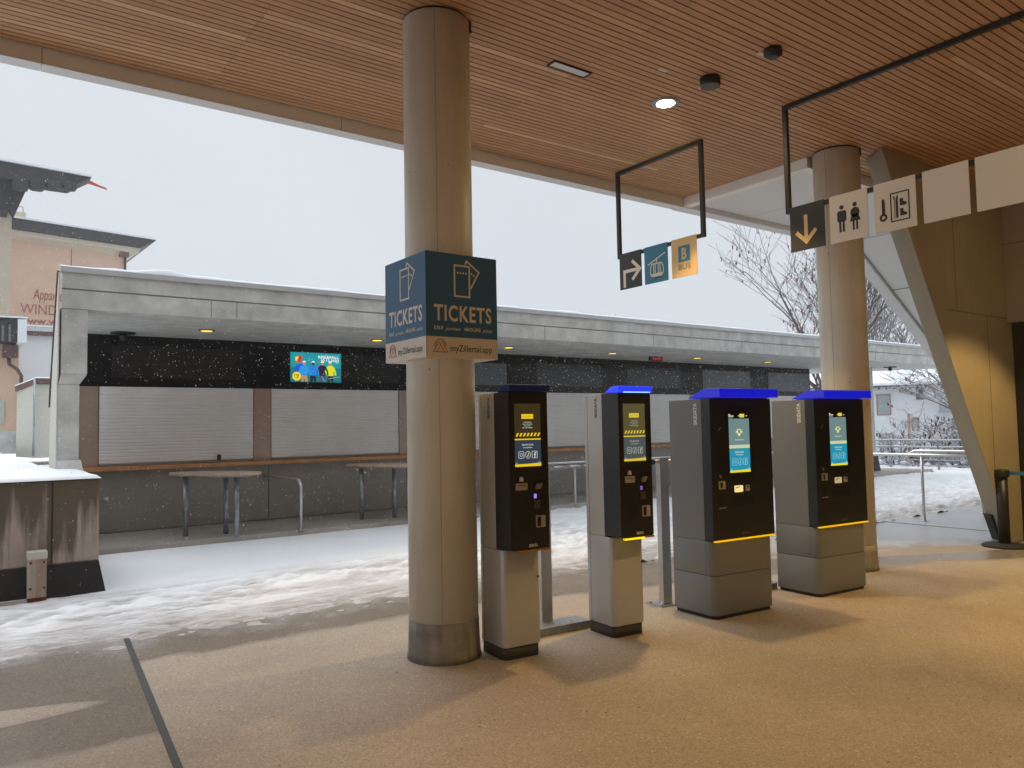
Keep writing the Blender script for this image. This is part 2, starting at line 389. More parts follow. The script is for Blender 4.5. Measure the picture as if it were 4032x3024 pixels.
    tg = ramp(ell, .75, (0, 0, 0, 1), 1.1, (1, 1, 1, 1))
    wet2 = math_('MULTIPLY', math_('MULTIPLY', lx, ly), tg)
    # a dry island out on the right
    ix = math_('DIVIDE', math_('SUBTRACT', X, 9.3), 1.5); iy = math_('DIVIDE', math_('SUBTRACT', math_('ADD', Y, math_('MULTIPLY', X, .5)), 9.55), .28)
    isl = math_('ADD', math_('MULTIPLY', ix, ix), math_('MULTIPLY', iy, iy))
    islm = ramp(math_('ADD', isl, math_('MULTIPLY', wob, 1.2)), .95, (0, 0, 0, 1), 1.0, (1, 1, 1, 1))
    wet = math_('MAXIMUM', math_('MULTIPLY', wet1, islm), wet2)
    dark = mix(1.0, base, (.66, .67, .69, 1), 'MULTIPLY')
    # slush film near the snow
    sl = ramp(math_('ADD', math_('SUBTRACT', Y, math_('SUBTRACT', 6.35, math_('MINIMUM', math_('MULTIPLY', math_('MAXIMUM', math_('SUBTRACT', X, 6.5), 0), .5), 2.3))), math_('MULTIPLY', math_('SUBTRACT', noise_(2.3, 8, .7), .5), 2.0)), -.0, (0, 0, 0, 1), .7, (.75, .75, .75, 1))
    c = mix(wet, base, dark)
    c = mix(math_('MULTIPLY', sl, wet), c, (.50, .52, .55, 1))
    L.new(c, b.inputs['Base Color'])
    rg = N.new('ShaderNodeMapRange'); rg.inputs['To Min'].default_value = .62; rg.inputs['To Max'].default_value = .22
    L.new(wet, rg.inputs['Value']); L.new(rg.outputs[0], b.inputs['Roughness'])
    bp = N.new('ShaderNodeBump'); bp.inputs['Strength'].default_value = .35; bp.inputs['Distance'].default_value = .004
    L.new(noise_(110, 3), bp.inputs['Height']); L.new(bp.outputs[0], b.inputs['Normal'])
    return m
MT['floor'] = mat_floor()

def mat_snow():
    m, nt, N, L, b = newmat('snow_and_slush')
    at = N.new('ShaderNodeAttribute'); at.attribute_name = 'dirt_shade'
    tc = N.new('ShaderNodeTexCoord')
    mp = N.new('ShaderNodeMapping'); mp.inputs['Scale'].default_value = (2.6, 9, 9); L.new(tc.outputs['Object'], mp.inputs['Vector'])
    n = N.new('ShaderNodeTexNoise'); n.inputs['Scale'].default_value = 1.6; n.inputs['Detail'].default_value = 8; n.inputs['Roughness'].default_value = .7; L.new(mp.outputs[0], n.inputs['Vector'])
    a1 = N.new('ShaderNodeMath'); a1.operation = 'MULTIPLY_ADD'; a1.inputs[1].default_value = 4.4; a1.inputs[2].default_value = -1.3; L.new(n.outputs['Fac'], a1.inputs[0])
    ad = N.new('ShaderNodeMath'); ad.operation = 'MULTIPLY'; ad.use_clamp = True; L.new(a1.outputs[0], ad.inputs[0]); L.new(at.outputs['Fac'], ad.inputs[1])  # streaks in the colour paint lump shadows over the dirty slush
    r = N.new('ShaderNodeValToRGB'); r.color_ramp.elements[0].position = .0; r.color_ramp.elements[1].position = 1
    r.color_ramp.elements[0].color = (.86, .88, .90, 1); r.color_ramp.elements[1].color = (.47, .435, .42, 1)
    e = r.color_ramp.elements.new(.35); e.color = (.68, .67, .68, 1)
    L.new(ad.outputs[0], r.inputs['Fac']); L.new(r.outputs[0], b.inputs['Base Color'])
    b.inputs['Roughness'].default_value = .55
    n2 = N.new('ShaderNodeTexNoise'); n2.inputs['Scale'].default_value = 2.4; n2.inputs['Detail'].default_value = 7; n2.inputs['Roughness'].default_value = .62; L.new(mp.outputs[0], n2.inputs['Vector'])
    bp = N.new('ShaderNodeBump'); bp.inputs['Distance'].default_value = .05
    bs = N.new('ShaderNodeMath'); bs.operation = 'MULTIPLY_ADD'; bs.use_clamp = True; bs.inputs[1].default_value = 2.2; bs.inputs[2].default_value = .12; L.new(at.outputs['Fac'], bs.inputs[0]); L.new(bs.outputs[0], bp.inputs['Strength'])
    L.new(n2.outputs['Fac'], bp.inputs['Height']); L.new(bp.outputs[0], b.inputs['Normal'])
    return m
MT['snow'] = mat_snow()
MT['snowcap'] = plain('fresh_snow', (.72, .745, .78), .6, var=.03, scale=3, bump=.3, bscale=20)

def mat_flake():
    m, nt, N, L, b = newmat('snowflake')
    tr = N.new('ShaderNodeBsdfTranslucent'); tr.inputs['Color'].default_value = (.9, .92, .95, 1)
    n = N.new('ShaderNodeTexNoise'); n.inputs['Scale'].default_value = 3
    b.inputs['Base Color'].default_value = (.9, .92, .95, 1); b.inputs['Roughness'].default_value = .6
    x = N.new('ShaderNodeMixShader'); x.inputs[0].default_value = .5
    o = [k for k in N if k.type == 'OUTPUT_MATERIAL'][0]
    L.new(b.outputs[0], x.inputs[1]); L.new(tr.outputs[0], x.inputs[2]); L.new(x.outputs[0], o.inputs['Surface'])
    return m
MT['flake'] = mat_flake()

# ------------------------------------------------------------ ground, floor, snow
b = MB(); b.add([(-30, -14, 0), (40, -14, 0), (40, 11.25, 0), (-30, 11.25, 0)], [(0, 1, 2, 3)])
tag(part('plaza_floor', b, MT['floor']), kind='structure')
b = MB()
for (x0, y0, x1, y1) in ((-150, 11.25, 25.2, 12.0), (-150, 12.0, 25.2, 200), (25.2, 11.25, 26, 12)):
    pass
b.add([(-200, -60, -.05), (25.3, -60, -.05), (25.3, 200, -.05), (-200, 200, -.05)], [(0, 1, 2, 3)])
b.add([(25.3, -60, -.05), (25.3, 200, -.05), (30, 200, -2.6), (30, -60, -2.6)], [(0, 3, 2, 1)][0:0] or [(0, 3, 2, 1)])
b.add([(30, -60, -2.6), (400, -60, -3.4), (400, 300, -3.4), (30, 300, -2.6)], [(0, 1, 2, 3)])
tag(part('ground', b, MT['snowcap']), kind='structure')

# lumpy snow sheet in front of the counters
def snow_sheet():
    xs = []; x = -7.0
    while x < 8: xs.append(x); x += .035
    while x < 26: xs.append(x); x += .07
    ys = []; y = 6.45
    while y < 9.4: ys.append(y); y += .03
    while y < 14.2: ys.append(y); y += .06
    vs = []; dirt_shade = []
    for y in ys:
        for x in xs:
            e = 6.78+.16*(noise.noise(Vector((x*.7, 3, 0))))+.12*noise.noise(Vector((x*2.9, 8, 0)))-.10*max(0, min(1, (x-8)/3))
            a = (y-e)/.42; a = max(-.25, min(1, a))
            # trodden band, streaked along the path
            band = max(0, 1-abs(y-7.75-.03*x)/1.15) if x < 7 else max(.25, 1-abs(y-8.2)/2.6)
            st = noise.noise(Vector((x*1.6, y*7.5, 1.3)))+.6*noise.noise(Vector((x*5, y*13, 4)))
            lump = noise.noise(Vector((x*5, y*7, 7)))*.6+noise.noise(Vector((x*11, y*14, 9)))*.45; lump = lump if lump > 0 else lump*.4
            foot = 0
            if x > 6: foot = noise.noise(Vector((x*3.1, y*3.3, 11)))+.6*noise.noise(Vector((x*6.5, y*7, 12)))
            smooth = noise.noise(Vector((x*.8, y*.9, 5)))
            z = .012+a*.035+smooth*.008+band*(st*.034+lump*.075)+foot*.05
            if y > 10.95 and x < 23: z += (y-10.95)*.03
            if a < .3: z += (lump*1.1+st*.35)*.03-.014*(.3-a)/.55
            k = max(0, min(1, 1-a))*.8 + band*.22 + band*(.22-.75*max(-.6, min(.6, st*1.0+lump*.8)))*(.8 if x < 8 else .35)  # slush dirt plus painted shade, deeper in the hollows between lumps
            # soft snow close to the camera side of the melt line is grey
            k += .12 if y < 7.6 else 0
            vs.append((x, y, z)); dirt_shade.append(max(0, min(1, k)))
    n = len(xs); fs = []
    for j in range(len(ys)-1):
        for i in range(n-1):
            q = (j*n+i, j*n+i+1, (j+1)*n+i+1, (j+1)*n+i)
            cx = (xs[i]+xs[i+1])/2; cy = (ys[j]+ys[j+1])/2
            if cy > 11.24 and cx < 23.6: continue
            if cy > 8.78 and cx < 1.15: continue
            if all(vs[t][2] < -.004 for t in q): continue
            fs.append(q)
    b = MB(); b.add(vs, fs, True)
    o = part('snow', b, MT['snow'])
    at = o.data.attributes.new('dirt_shade', 'FLOAT', 'POINT'); at.data.foreach_set('value', dirt_shade)
    return tag(o, kind='structure')
snow_sheet()

# expansion joints in the floor
b = MB(); b.prism([(1.11, 6.75, .001), (1.15, 6.75, .001), (.585, 0, .001), (.545, 0, .001)], [(1.11, 6.75, .004), (1.15, 6.75, .004), (.585, 0, .004), (.545, 0, .004)])
tag(part('floor_joint', b, MT['bitumen']), kind='structure')
b = MB(); b.box((11.87, 4.6, .001), (11.89, 7, .004))
tag(part('floor_joint', b, MT['bitumen']), kind='structure')

# raised terrace on the left with its retaining wall
t = thing('retaining_wall', (.6, 8.72, 0), 'stained concrete retaining wall with black flared base and snow on top', 'retaining wall')
b = MB(); b.prism([(-14, 8.72, .30), (1.2, 8.72, .30), (1.2, 8.72, 1.15), (-14, 8.72, 1.15)], [(-14, 9.1, .30), (1.2, 9.1, .30), (1.2, 9.1, 1.15), (-14, 9.1, 1.15)])
b.box((.95, 9.1, .30), (1.2, 12.9, 1.15))
part('wall_face', b, MT['plant'], t)
b = MB()
for x in (-3.2, -1.1, .335, .79): b.box((x, 8.715, .36), (x+.012, 8.7199, 1.15))
b.box((-3.2, 8.7145, .86), (.335, 8.7195, .88))
part('formwork_joint', b, plain('dark_joint', (.05, .042, .03), .9), t)
b = MB()
b.prism([(-14, 8.62, 0), (1.265, 8.62, 0), (1.2, 8.70, .355), (-14, 8.70, .355)], [(-14, 9.0, 0), (1.265, 9.0, 0), (1.2, 9.0, .355), (-14, 9.0, .355)])
b.prism([(1.265, 9.001, 0), (1.265, 12.9, 0), (1.0, 12.9, 0), (1.0, 9.001, 0)], [(1.215, 9.001, .355), (1.215, 12.9, .355), (1.0, 12.9, .355), (1.0, 9.001, .355)])
part('waterproof_base', b, MT['bitumen'], t, bevel=.01)
b = MB(); b.box((-14, 8.55, 0), (.585, 8.62, .075)); part('base_curb', b, MT['conc'], t)
# snow on the wall top and terrace, a rounded lip
b = MB(); xs = [-14+i*.25 for i in range(61)]+[1.15, 1.2, 1.225]; ys = [8.70, 8.72, 8.76, 8.85]+[9+i*.3 for i in range(12)]
xs = [x for x in xs if x < 1.02]+[1.06, 1.13, 1.18, 1.21, 1.22]
vs = []
for y in ys:
    for x in xs:
        e = min(1, (y-8.695)/.05, (1.222-x)/.05) if x > 0 else min(1, (y-8.695)/.05)
        e = max(0, e)
        vs.append((x, y+.012*noise.noise(Vector((x*2, 0, 3))), 1.145+.055*math.sqrt(e)+.012*noise.noise(Vector((x*1.5, y*2, 0)))*e))
n = len(xs); b.add(vs, [(j*n+i, j*n+i+1, (j+1)*n+i+1, (j+1)*n+i) for j in range(len(ys)-1) for i in range(n-1)], True)
part('snow_cap', b, MT['snowcap'], t)

b = MB(); xs = [-60+i*2 for i in range(30)]+[.95]; ys = [12.3+i*1.0 for i in range(24)]
vs = [(x, y, 1.19+.05*noise.noise(Vector((x*.4, y*.5, 2)))) for y in ys for x in xs]
n = len(xs); b.add(vs, [(j*n+i, j*n+i+1, (j+1)*n+i+1, (j+1)*n+i) for j in range(len(ys)-1) for i in range(n-1)], True)
b.box((-60, 12.31, 0), (.94, 12.33, 1.13))
tag(part('terrace_snow', b, MT['snowcap']), kind='structure')

t = thing('cover_plate', (.66, 8.6, 0), 'rusty white metal cover plate bolted on the stained wall', 'cover plate')
b = MB(); b.box((.59, 8.545, .05), (.742, 8.70, .50)); part('plate', b, concrete('rusting_white_paint', (.52, .48, .41, 1), pores=.3, streak=.5, stain=(.28, .12, .05, 1)), t, bevel=.006)
b = MB(); b.box((.584, 8.538, .44), (.748, 8.705, .51)); part('cap', b, plain('white_paint_worn', (.66, .63, .57), .5, var=.1), t, bevel=.008)
b = MB()
for x in (.61, .722):
    for z in (.16, .24, .40): b.lathe((x, 8.543, z), [(.011, -.004), (.011, .004)], 8)
b2 = MB()
for x in (.612, .72):
    for z in (.17, .41):
        b2 = MB(); b2.box((x-.011, 8.538, z-.011), (x+.011, 8.5455, z+.011)); part('bolt', b2, MT['redbrown'], t, bevel=.004)

b = MB(); b.box((.588, 8.541, .05), (.744, 8.5445, .085)); part('rust_edge', b, plain('rust', (.12, .035, .01), .9, var=.5, scale=30), t)

# ------------------------------------------------------------ canopy over the plaza
PITCH = .068
t = thing('canopy', (3, 3, 4.59), 'timber slatted canopy with beige metal fascia over the forecourt', 'canopy')
def slats(name, y0, y1, x0, x1, seed):
    rnd = random.Random(seed); b = MB(); y = y1
    while y-PITCH > y0:
        x = x0
        while x < x1:
            xe = min(x1, x+2.46); b.box((x+.0015, y-PITCH+.012, 4.59), (xe-.0015, y, 4.62)); x = xe
        y -= PITCH
    return part(name, b, MT['wood'], t)
slats('timber_slats', 4.935, 6.775, -13.0, 7.8, 1)
slats('timber_slats', -6, 4.939, -13.0, 11.13, 2)
b = MB(); b.box((-13, -6, 4.68), (7.86, 7.0, 4.75)); b.box((7.86, -6, 4.68), (11.5, 5.0, 4.75)); part('dark_backing', b, plain('backing_felt', (.012, .009, .007), .9), t)
b = MB(); b.box((-13, -6, 4.76), (20, 7.05, 5.3)); part('roof_slab', b, MT['conc'], t)
# fascia: panels with joints
b = MB(); xj = [-13+k*2.46 for k in range(0, 9)]
js = [-9.33, -6.87, -4.41, -1.95, .509, 2.969, 5.39, 7.80]
js = [-13]+js
for i in range(len(js)-1): b.box((js[i]+.003, 6.795, 4.475), (js[i+1]-.003, 6.94, 4.75))
part('fascia', b, MT['beige'], t)
b = MB()
for i in range(len(js)-1): b.box((js[i]+.002, 6.79, 4.46), (js[i+1]-.002, 6.94, 4.4745))
part('edge_strip', b, MT['white_clad'], t)
b = MB(); b.box((7.803, 4.965, 4.475), (7.93, 6.94, 4.75)); b.box((7.93, 4.965, 4.475), (9.3, 5.09, 4.75)); part('inner_fascia', b, MT['beige'], t)
b = MB()
b.box((7.93, 5.09, 4.53), (11.86, 6.79, 4.60)); part('white_soffit', b, MT['white_clad'], t)
b = MB(); b.box((7.803, 6.79, 4.46), (11.92, 6.94, 4.4745)); b.box((7.803, 6.94, 4.4745), (11.92, 7.0, 4.75)); b.box((7.93, 6.791, 4.4746), (11.92, 6.80, 4.60)); b.box((9.2, 6.785, 4.526), (9.21, 5.1, 4.5295)); part('white_edge', b, MT['white_clad'], t)
def slope(x, off=0): return 4.474-.624*(x-11.92)+off
b = MB(); xa, xb = 11.92, 19.0
b.prism([(xa, 5.09, slope(xa, .06)), (xa, 6.79, slope(xa, .06)), (xb, 6.79, slope(xb, .06)), (xb, 5.09, slope(xb, .06))],
        [(xa, 5.09, slope(xa, .28)), (xa, 6.79, slope(xa, .28)), (xb, 6.79, slope(xb, .28)), (xb, 5.09, slope(xb, .28))])
part('folded_panel', b, MT['white_clad'], t)
b = MB(); b.prism([(xa, 6.79, slope(xa, -.015)), (xa, 6.98, slope(xa, -.015)), (xb, 6.98, slope(xb, -.015)), (xb, 6.79, slope(xb, -.015))],
        [(xa, 6.79, slope(xa, .3)), (xa, 6.98, slope(xa, .3)), (xb, 6.98, slope(xb, .3)), (xb, 6.79, slope(xb, .3))])
part('folded_edge', b, MT['white_clad'], t)
b = MB()
for x in (13.05, 14.3): b.prism([(x, 5.1, slope(x, .057)), (x, 6.788, slope(x, .057)), (x+.014, 6.788, slope(x+.014, .057)), (x+.014, 5.1, slope(x+.014, .057))],
        [(x, 5.1, slope(x, .06)), (x, 6.788, slope(x, .06)), (x+.014, 6.788, slope(x+.014, .06)), (x+.014, 5.1, slope(x+.014, .06))])
b.prism([(xa, 6.782, slope(xa, .055)), (xa, 6.79, slope(xa, .055)), (xb, 6.79, slope(xb, .055)), (xb, 6.782, slope(xb, .055))],
        [(xa, 6.782, slope(xa, .059)), (xa, 6.79, slope(xa, .059)), (xb, 6.79, slope(xb, .059)), (xb, 6.782, slope(xb, .059))])
part('panel_joint', b, MT['plastic_grey'], t)

# side wall of the station; unseen rear wall added to keep sky light out
t = thing('station_wall', (11.1, 4.3, 0), 'board marked concrete wall with leaning edge and black doorway', 'wall')
b = MB()
b.prism([(10.93, 4.3, 0), (11.5, 4.3, 0), (11.5, 4.3, 4.588), (8.17, 4.3, 4.588)], [(11.2, 4.62, 0), (11.5, 4.62, 0), (11.5, 4.62, 4.588), (8.42, 4.62, 4.588)])
part('leaning_fin', b, MT['concw'], t, bevel=.012)
b = MB(); b.box((11.14, -6, 2.84), (11.5, 4.297, 4.588)); b.box((11.14, -6, 0), (11.5, -1.6, 2.8395)); part('lintel_wall', b, MT['concw'], t)
b = MB(); b.box((11.28, -1.6, .0), (11.34, 4.297, 2.8395)); part('doorway_panel', b, MT['void'], t)
b = MB(); b.box((11.137, -5, 3.86), (11.1395, 4.29, 3.872)); b.box((11.137, 2.2, 2.85), (11.1395, 2.212, 4.58)); b.box((9.75, 4.297, 2.9), (9.762, 4.2995, 4.58)); b.box((10.55, 4.297, .1), (10.562, 4.2995, 2.88)); b.box((9.5, 4.297, 2.885), (11.13, 4.2995, 2.895)); part('formwork_joint', b, plain('joint_shadow', (.2, .17, .12), .9), t)
b = MB(); b.prism([(11.06, 4.50, .0), (11.19, 4.64, .0), (11.23, 4.60, 0), (11.10, 4.46, 0)], [(10.84, 4.50, .35), (10.97, 4.64, .35), (11.01, 4.60, .35), (10.88, 4.46, .35)]); part('base_guard', b, MT['rubber'], t)
t = thing('sky_blocking_wall', (0, -6, 0), 'added unseen concrete wall blocking sky light behind the viewer', 'wall')  # out of view, added to shut out sky light from behind
b = MB(); b.box((-13, -6.3, 0), (11.5, -6, 4.75)); part('wall_panel', b, MT['concw'], t)

# ------------------------------------------------------------ round columns
def column(x, y, label):
    t = thing('concrete_column', (x, y, 0), label, 'column', 'round concrete columns carrying the canopy')
    b = MB(); b.lathe((x, y, 0), [(.245, .27), (.245, 4.570)], 72); part('shaft', b, MT['col'], t)
    b = MB(); b.lathe((x, y, 0), [(.262, 0), (.255, .05), (.249, .2), (.2475, .27)], 72); part('base_band', b, MT['colbase'], t)
    b = MB(); b.lathe((x, y, 0), [(.235, 4.5705), (.235, 4.588)], 48); part('shadow_gap', b, MT['void'], t)
    a = math.atan2(-y, -x)-(.04 if x < 5 else .46); b = MB()
    px, py = x+.2452*math.cos(a), y+.2452*math.sin(a); b.tube([(px-.0028*math.cos(a), py-.0028*math.sin(a), .28), (px-.0028*math.cos(a), py-.0028*math.sin(a), 4.56)], .004, 4)
    part('casting_seam', b, plain('seam', (.40, .36, .30) if x < 5 else (.16, .13, .10), .7), t)
    for s in (1,):
        a2 = math.atan2(-y, -x)+1.45; px, py = x+.24*math.cos(a2), y+.24*math.sin(a2)
        b = MB(); b.box((px-.015, py-.015, 4.50), (px+.015, py+.015, 4.588)); part('bracket', b, MT['frame'], t)
    return t
column(2.838, 4.78, 'thick round concrete column behind the blue tickets box')
column(7.93, 4.69, 'round concrete column behind the toilet and locker sign')

# ------------------------------------------------------------ tickets box round the column
bx0, bx1, by0, by1, bz0, bz1 = 2.54, 3.115, 4.455, 5.05, 2.075, 2.79
t = thing('ticket_sign', (2.83, 4.75, bz0), 'blue and cream tickets box wrapped around the concrete column', 'sign')
b = MB(); zb = 2.215
b.box((bx0, by0, bz0), (bx1, by1, zb)); part('cream_band', b, MT['signcream'], t)
b = MB(); b.box((bx0, by0, zb+.0005), (bx1, by1, bz1)); part('blue_box', b, MT['ticketblue'], t)
for face, (F, Wd) in enumerate(((Frame((bx0, by0-.0002, bz0), (1, 0, 0), (0, 0, 1)), bx1-bx0), (Frame((bx0-.0002, by1, bz0), (0, -1, 0), (0, 0, 1)), by1-by0))):
    H = bz1-bz0; k = Wd/.575
    b = MB()
    # two tickets
    x0, x1 = .225*k, .345*k
    fstroke(b, F, [(x0, .425), (x1, .425), (x1, .638), (x0, .638)], .012, True)
    fstroke(b, F, [(x0+.085*k, .650), (x0+.10*k, .675), (x0+.20*k, .605), (x1+.010*k, .485)], .011)
    for i in range(4): fpoly(b, F, circ(x0+.026*k+i*.0225*k, .588, .007, n=10))
    for i in range(2): fpoly(b, F, circ(x1+.018*k+i*.02*k, .590-.012*i, .0075, n=10))
    ftext(b, F, 'TICKETS', .06*k, .247, .525*k, .36, bold=.024, spacing=1.12)
    part('ticket_lettering', b, MT['signwhite'], t)
    for (wd_, a_, z0_, c_, z1_, bo, shr) in (('KAUF', .06, .187, .13, .213, .02, 0), ('ABHOLUNG', .295, .187, .432, .213, .02, 0), ('purchase', .148, .179, .265, .21, .005, .3), ('pickup', .45, .179, .528, .21, .005, .3)):
        b = MB(); ftext(b, F, wd_, a_*k, z0_, c_*k, z1_, bold=bo, shear=shr); part('small_lettering', b, MT['signwhite'], t)
    b = MB(); fstroke(b, F, circ(.107*k, .082, .043*k, .043, n=24, a0=-.5, a1=math.pi+.5), .0035); fstroke(b, F, circ(.107*k, .082, .035*k, .035, n=24, a0=-.35, a1=math.pi+.35), .003)
    fstroke(b, F, [(.052*k, .036), (.095*k, .104), (.138*k, .036)], .0035, True); fstroke(b, F, [(.077*k, .036), (.121*k, .104), (.163*k, .036)], .0035, True)
    part('mountain_logo', b, MT['logo_red'], t)
    b = MB(); ftext(b, F, 'myZillertal.app', .185*k, .030, .525*k, .088, bold=.002); part('web_lettering', b, MT['logo_dark'], t)
b = MB(); b.box((bx0-.002, by0-.002, bz0), (bx0+.001, by0+.001, bz1)); part('edge_seam', b, MT['frame'], t)

# ------------------------------------------------------------ hanging signs
XS = 6.34
def hang(y_left, y_right, y_end, n, label, blanks=0):
    t = thing('hanging_sign', (XS, (y_left+y_right)/2, 3.17), label, 'hanging sign')
    b = MB(); s = .022
    b.box((XS-.02, y_left, 3.548), (XS+.02, y_left+.045, 4.545)); b.box((XS-.02, y_right-.045, 3.548), (XS+.02, y_right, 4.545))
    b.box((XS-.02, y_right-.045, 4.5455), (XS+.02, y_left+.045, 4.588))
    b.box((XS-.0185, y_right, 3.549), (XS+.0185, y_left, 3.588))
    part('frame', b, MT['frame'], t, bevel=.003)
    return t
def panel(t, yl, wd, mat):
    b = MB(); b.box((XS-.0272, yl-wd, 3.171), (XS-.0192, yl, 3.594)); return part('panel', b, mat, t, bevel=.002)
def PF(yl): return Frame((XS-.0275, yl, 3.171), (0, -1, 0), (0, 0, 1))
t = hang(6.495, 5.285, 0, 3, 'small hanging sign with arrow, cable car and bus panels')
PW = .352
ys = [6.498, 6.098, 5.690]
p = panel(t, ys[0], PW, MT['signblack']); F = PF(ys[0]); b = MB()
fstroke(b, F, [(.08, .02), (.08, .205), (.30, .205)], .038); fstroke(b, F, [(.205, .315), (.33, .205), (.205, .095)], .038); part('turn_right_arrow', b, MT['signwhite'], p)
p = panel(t, ys[1], PW, MT['signteal']); F = PF(ys[1]); b = MB()
fstroke(b, F, [(.055, .215), (.315, .315)], .012); fstroke(b, F, [(.185, .26), (.185, .225)], .014)
pts = [(.115, .215), (.26, .215), (.285, .17), (.285, .10), (.262, .06), (.118, .06), (.093, .10), (.093, .17)]
fstroke(b, F, pts, .011, True); fpoly(b, F, [(.09, .105), (.288, .105), (.262, .055), (.118, .055)])
for x in (.142, .165, .213, .238): fstroke(b, F, [(x, .1), (x, .214)], .010)
part('cable_car_symbol', b, MT['signwhite'], p)
p = panel(t, ys[2], PW, MT['signyellow']); F = PF(ys[2]); b = MB(); frect(b, F, .098, .16, .262, .335, 0, .001); part('bus_square', b, MT['signteal'], p)
b = MB(); ftext(b, F, 'B', .145, .185, .215, .31, bold=.03, d1=.003); part('letter', b, MT['signyellow'], p)
b = MB(); ftext(b, F, 'BUS', .098, .075, .264, .14, bold=.01); part('lettering', b, plain('sign_greyblue', (.10, .16, .18), .5), p)

t = hang(4.22, .45, 0, 9, 'long hanging sign with down arrow, toilet and ski locker panels')
yl = [4.218, 3.815, 3.405, 2.998, 2.60, 2.195, 1.79, 1.385, .98]
p = panel(t, yl[0], PW, MT['signblack']); F = PF(yl[0]); b = MB()
fstroke(b, F, [(.165, .325), (.165, .10)], .036); fstroke(b, F, [(.065, .175), (.165, .075), (.265, .175)], .036); part('down_arrow', b, MT['signyellow'], p)
p = panel(t, yl[1], PW, MT['signwhite']); F = PF(yl[1]); b = MB()
fpoly(b, F, circ(.115, .305, .02, n=16)); fpoly(b, F, rrect(.072, .175, .158, .275, .02)); frect(b, F, .088, .085, .108, .18); frect(b, F, .120, .085, .140, .18)
part('man_symbol', b, MT['signblack'], p); b = MB()
fpoly(b, F, circ(.238, .305, .02, n=16)); fpoly(b, F, circ(.238, .235, .042, .045, n=18)); fpoly(b, F, [(.21, .22), (.266, .22), (.288, .160), (.188, .160)]); frect(b, F, .214, .082, .231, .165); frect(b, F, .245, .082, .262, .165)
part('woman_symbol', b, MT['signblack'], p)
p = panel(t, yl[2], PW, MT['signwhite']); F = PF(yl[2]); b = MB()
for a0 in range(1):
    fstroke(b, F, circ(.078, .125, .024, n=20), .018, True)
frect(b, F, .067, .15, .092, .27); fpoly(b, F, [(.067, .27), (.092, .27), (.08, .287)])
for z in (.16, .18, .2, .22, .24): fpoly(b, F, [(.092, z), (.10, z+.006), (.092, z+.014)])
part('key_symbol', b, MT['signblack'], p); b = MB()
fstroke(b, F, [(.145, .075), (.295, .075), (.295, .31), (.145, .31)], .010, True)
frect(b, F, .185, .10, .204, .255); fpoly(b, F, [(.185, .255), (.204, .255), (.207, .292), (.192, .275)]); frect(b, F, .173, .10, .178, .265); fpoly(b, F, [(.164, .285), (.178, .28), (.179, .26), (.171, .25)])
for z in (.11, .195): fpoly(b, F, [(.22, z), (.275, z), (.275, z+.022), (.25, z+.03), (.245, z+.06), (.22, z+.06)])
part('ski_locker_symbol', b, MT['signblack'], p)
for y in yl[3:]: panel(t, y, PW, MT['signwhite'])

# ------------------------------------------------------------ ceiling fittings
def downlight(x, y, label, vis=True, power=330):
    t = thing('ceiling_downlight', (x, y, 4.59), label, 'downlight', 'warm downlights in the timber ceiling')
    b = MB(); b.lathe((x, y, 4.583), [(.088, -.004), (.125, 0), (.125, .006), (.088, .006)], 40); part('trim_ring', b, MT['galv'], t)
    b = MB(); b.lathe((x, y, 4.580), [(.078, -.003), (.086, .0), (.086, .004)], 40); part('diffuser', b, MT['lampglow'], t)
    ld = bpy.data.lights.new('spot', 'SPOT'); ld.energy = power; ld.color = (1, .65, .245); ld.spot_size = R(94); ld.spot_blend = .25; ld.shadow_soft_size = .07
    lo = bpy.data.objects.new('spot', ld); col.objects.link(lo); lo.location = (0, 0, -.035); lo.parent = t
    lo['kind'] = 'light'
    return t
downlight(5.33, 4.82, 'lit round downlight above the ticket machines')
downlight(5.33, 1.2, 'lit round downlight right of the ticket machines', power=255)
downlight(5.33, -2.6, 'lit round downlight behind the viewer on the right')
downlight(.3, 1.2, 'lit round downlight above the viewer', power=260)
downlight(.3, -2.6, 'lit round downlight behind the viewer')
downlight(-4.7, 1.2, 'lit round downlight left of the viewer')
downlight(9.8, 2.3, 'lit round downlight near the black doorway', power=680)
def speaker(x, y, label, grille):
    t = thing('ceiling_speaker', (x, y, 4.5), label, 'speaker')
    b = MB(); b.lathe((x, y, 4.515), [(.085, 0), (.088, .004), (.088, .073)], 40); part('housing', b, MT['frame'], t)
    b = MB(); b.lathe((x, y, 4.513), [(.08, -.002), (.084, .002)], 40); part('grille', b, MT['plastic_grey'], t)
    return t
speaker(5.27, 4.25, 'round black ceiling speaker beside the lit downlight', 0)
t = thing('dome_camera', (5.28, 3.62, 4.5), 'faceted black dome camera on the timber ceiling with white tag', 'camera')
b = MB(); b.lathe((5.28, 3.62, 4.53), [(.04, -.015), (.07, .005), (.075, .035), (.07, .058)], 9); part('housing', b, MT['frame'], t)
b = MB(); b.box((5.23, 3.70, 4.583), (5.30, 3.745, 4.588)); part('tag', b, MT['signcream'], t)
t = thing('emergency_light', (4.14, 4.8, 4.59), 'recessed rectangular light fitting with frosted cover and black rim', 'light fitting')
b = MB(); b.box((3.935, 4.742, 4.578), (4.345, 4.752, 4.589)); b.box((3.935, 4.836, 4.578), (4.345, 4.846, 4.589)); b.box((3.935, 4.752, 4.578), (3.95, 4.836, 4.589)); b.box((4.33, 4.752, 4.578), (4.345, 4.836, 4.589)); part('rim', b, MT['frame'], t)
b = MB(); b.box((3.95, 4.752, 4.583), (4.33, 4.836, 4.589)); part('cover', b, MT['diffuser'], t)
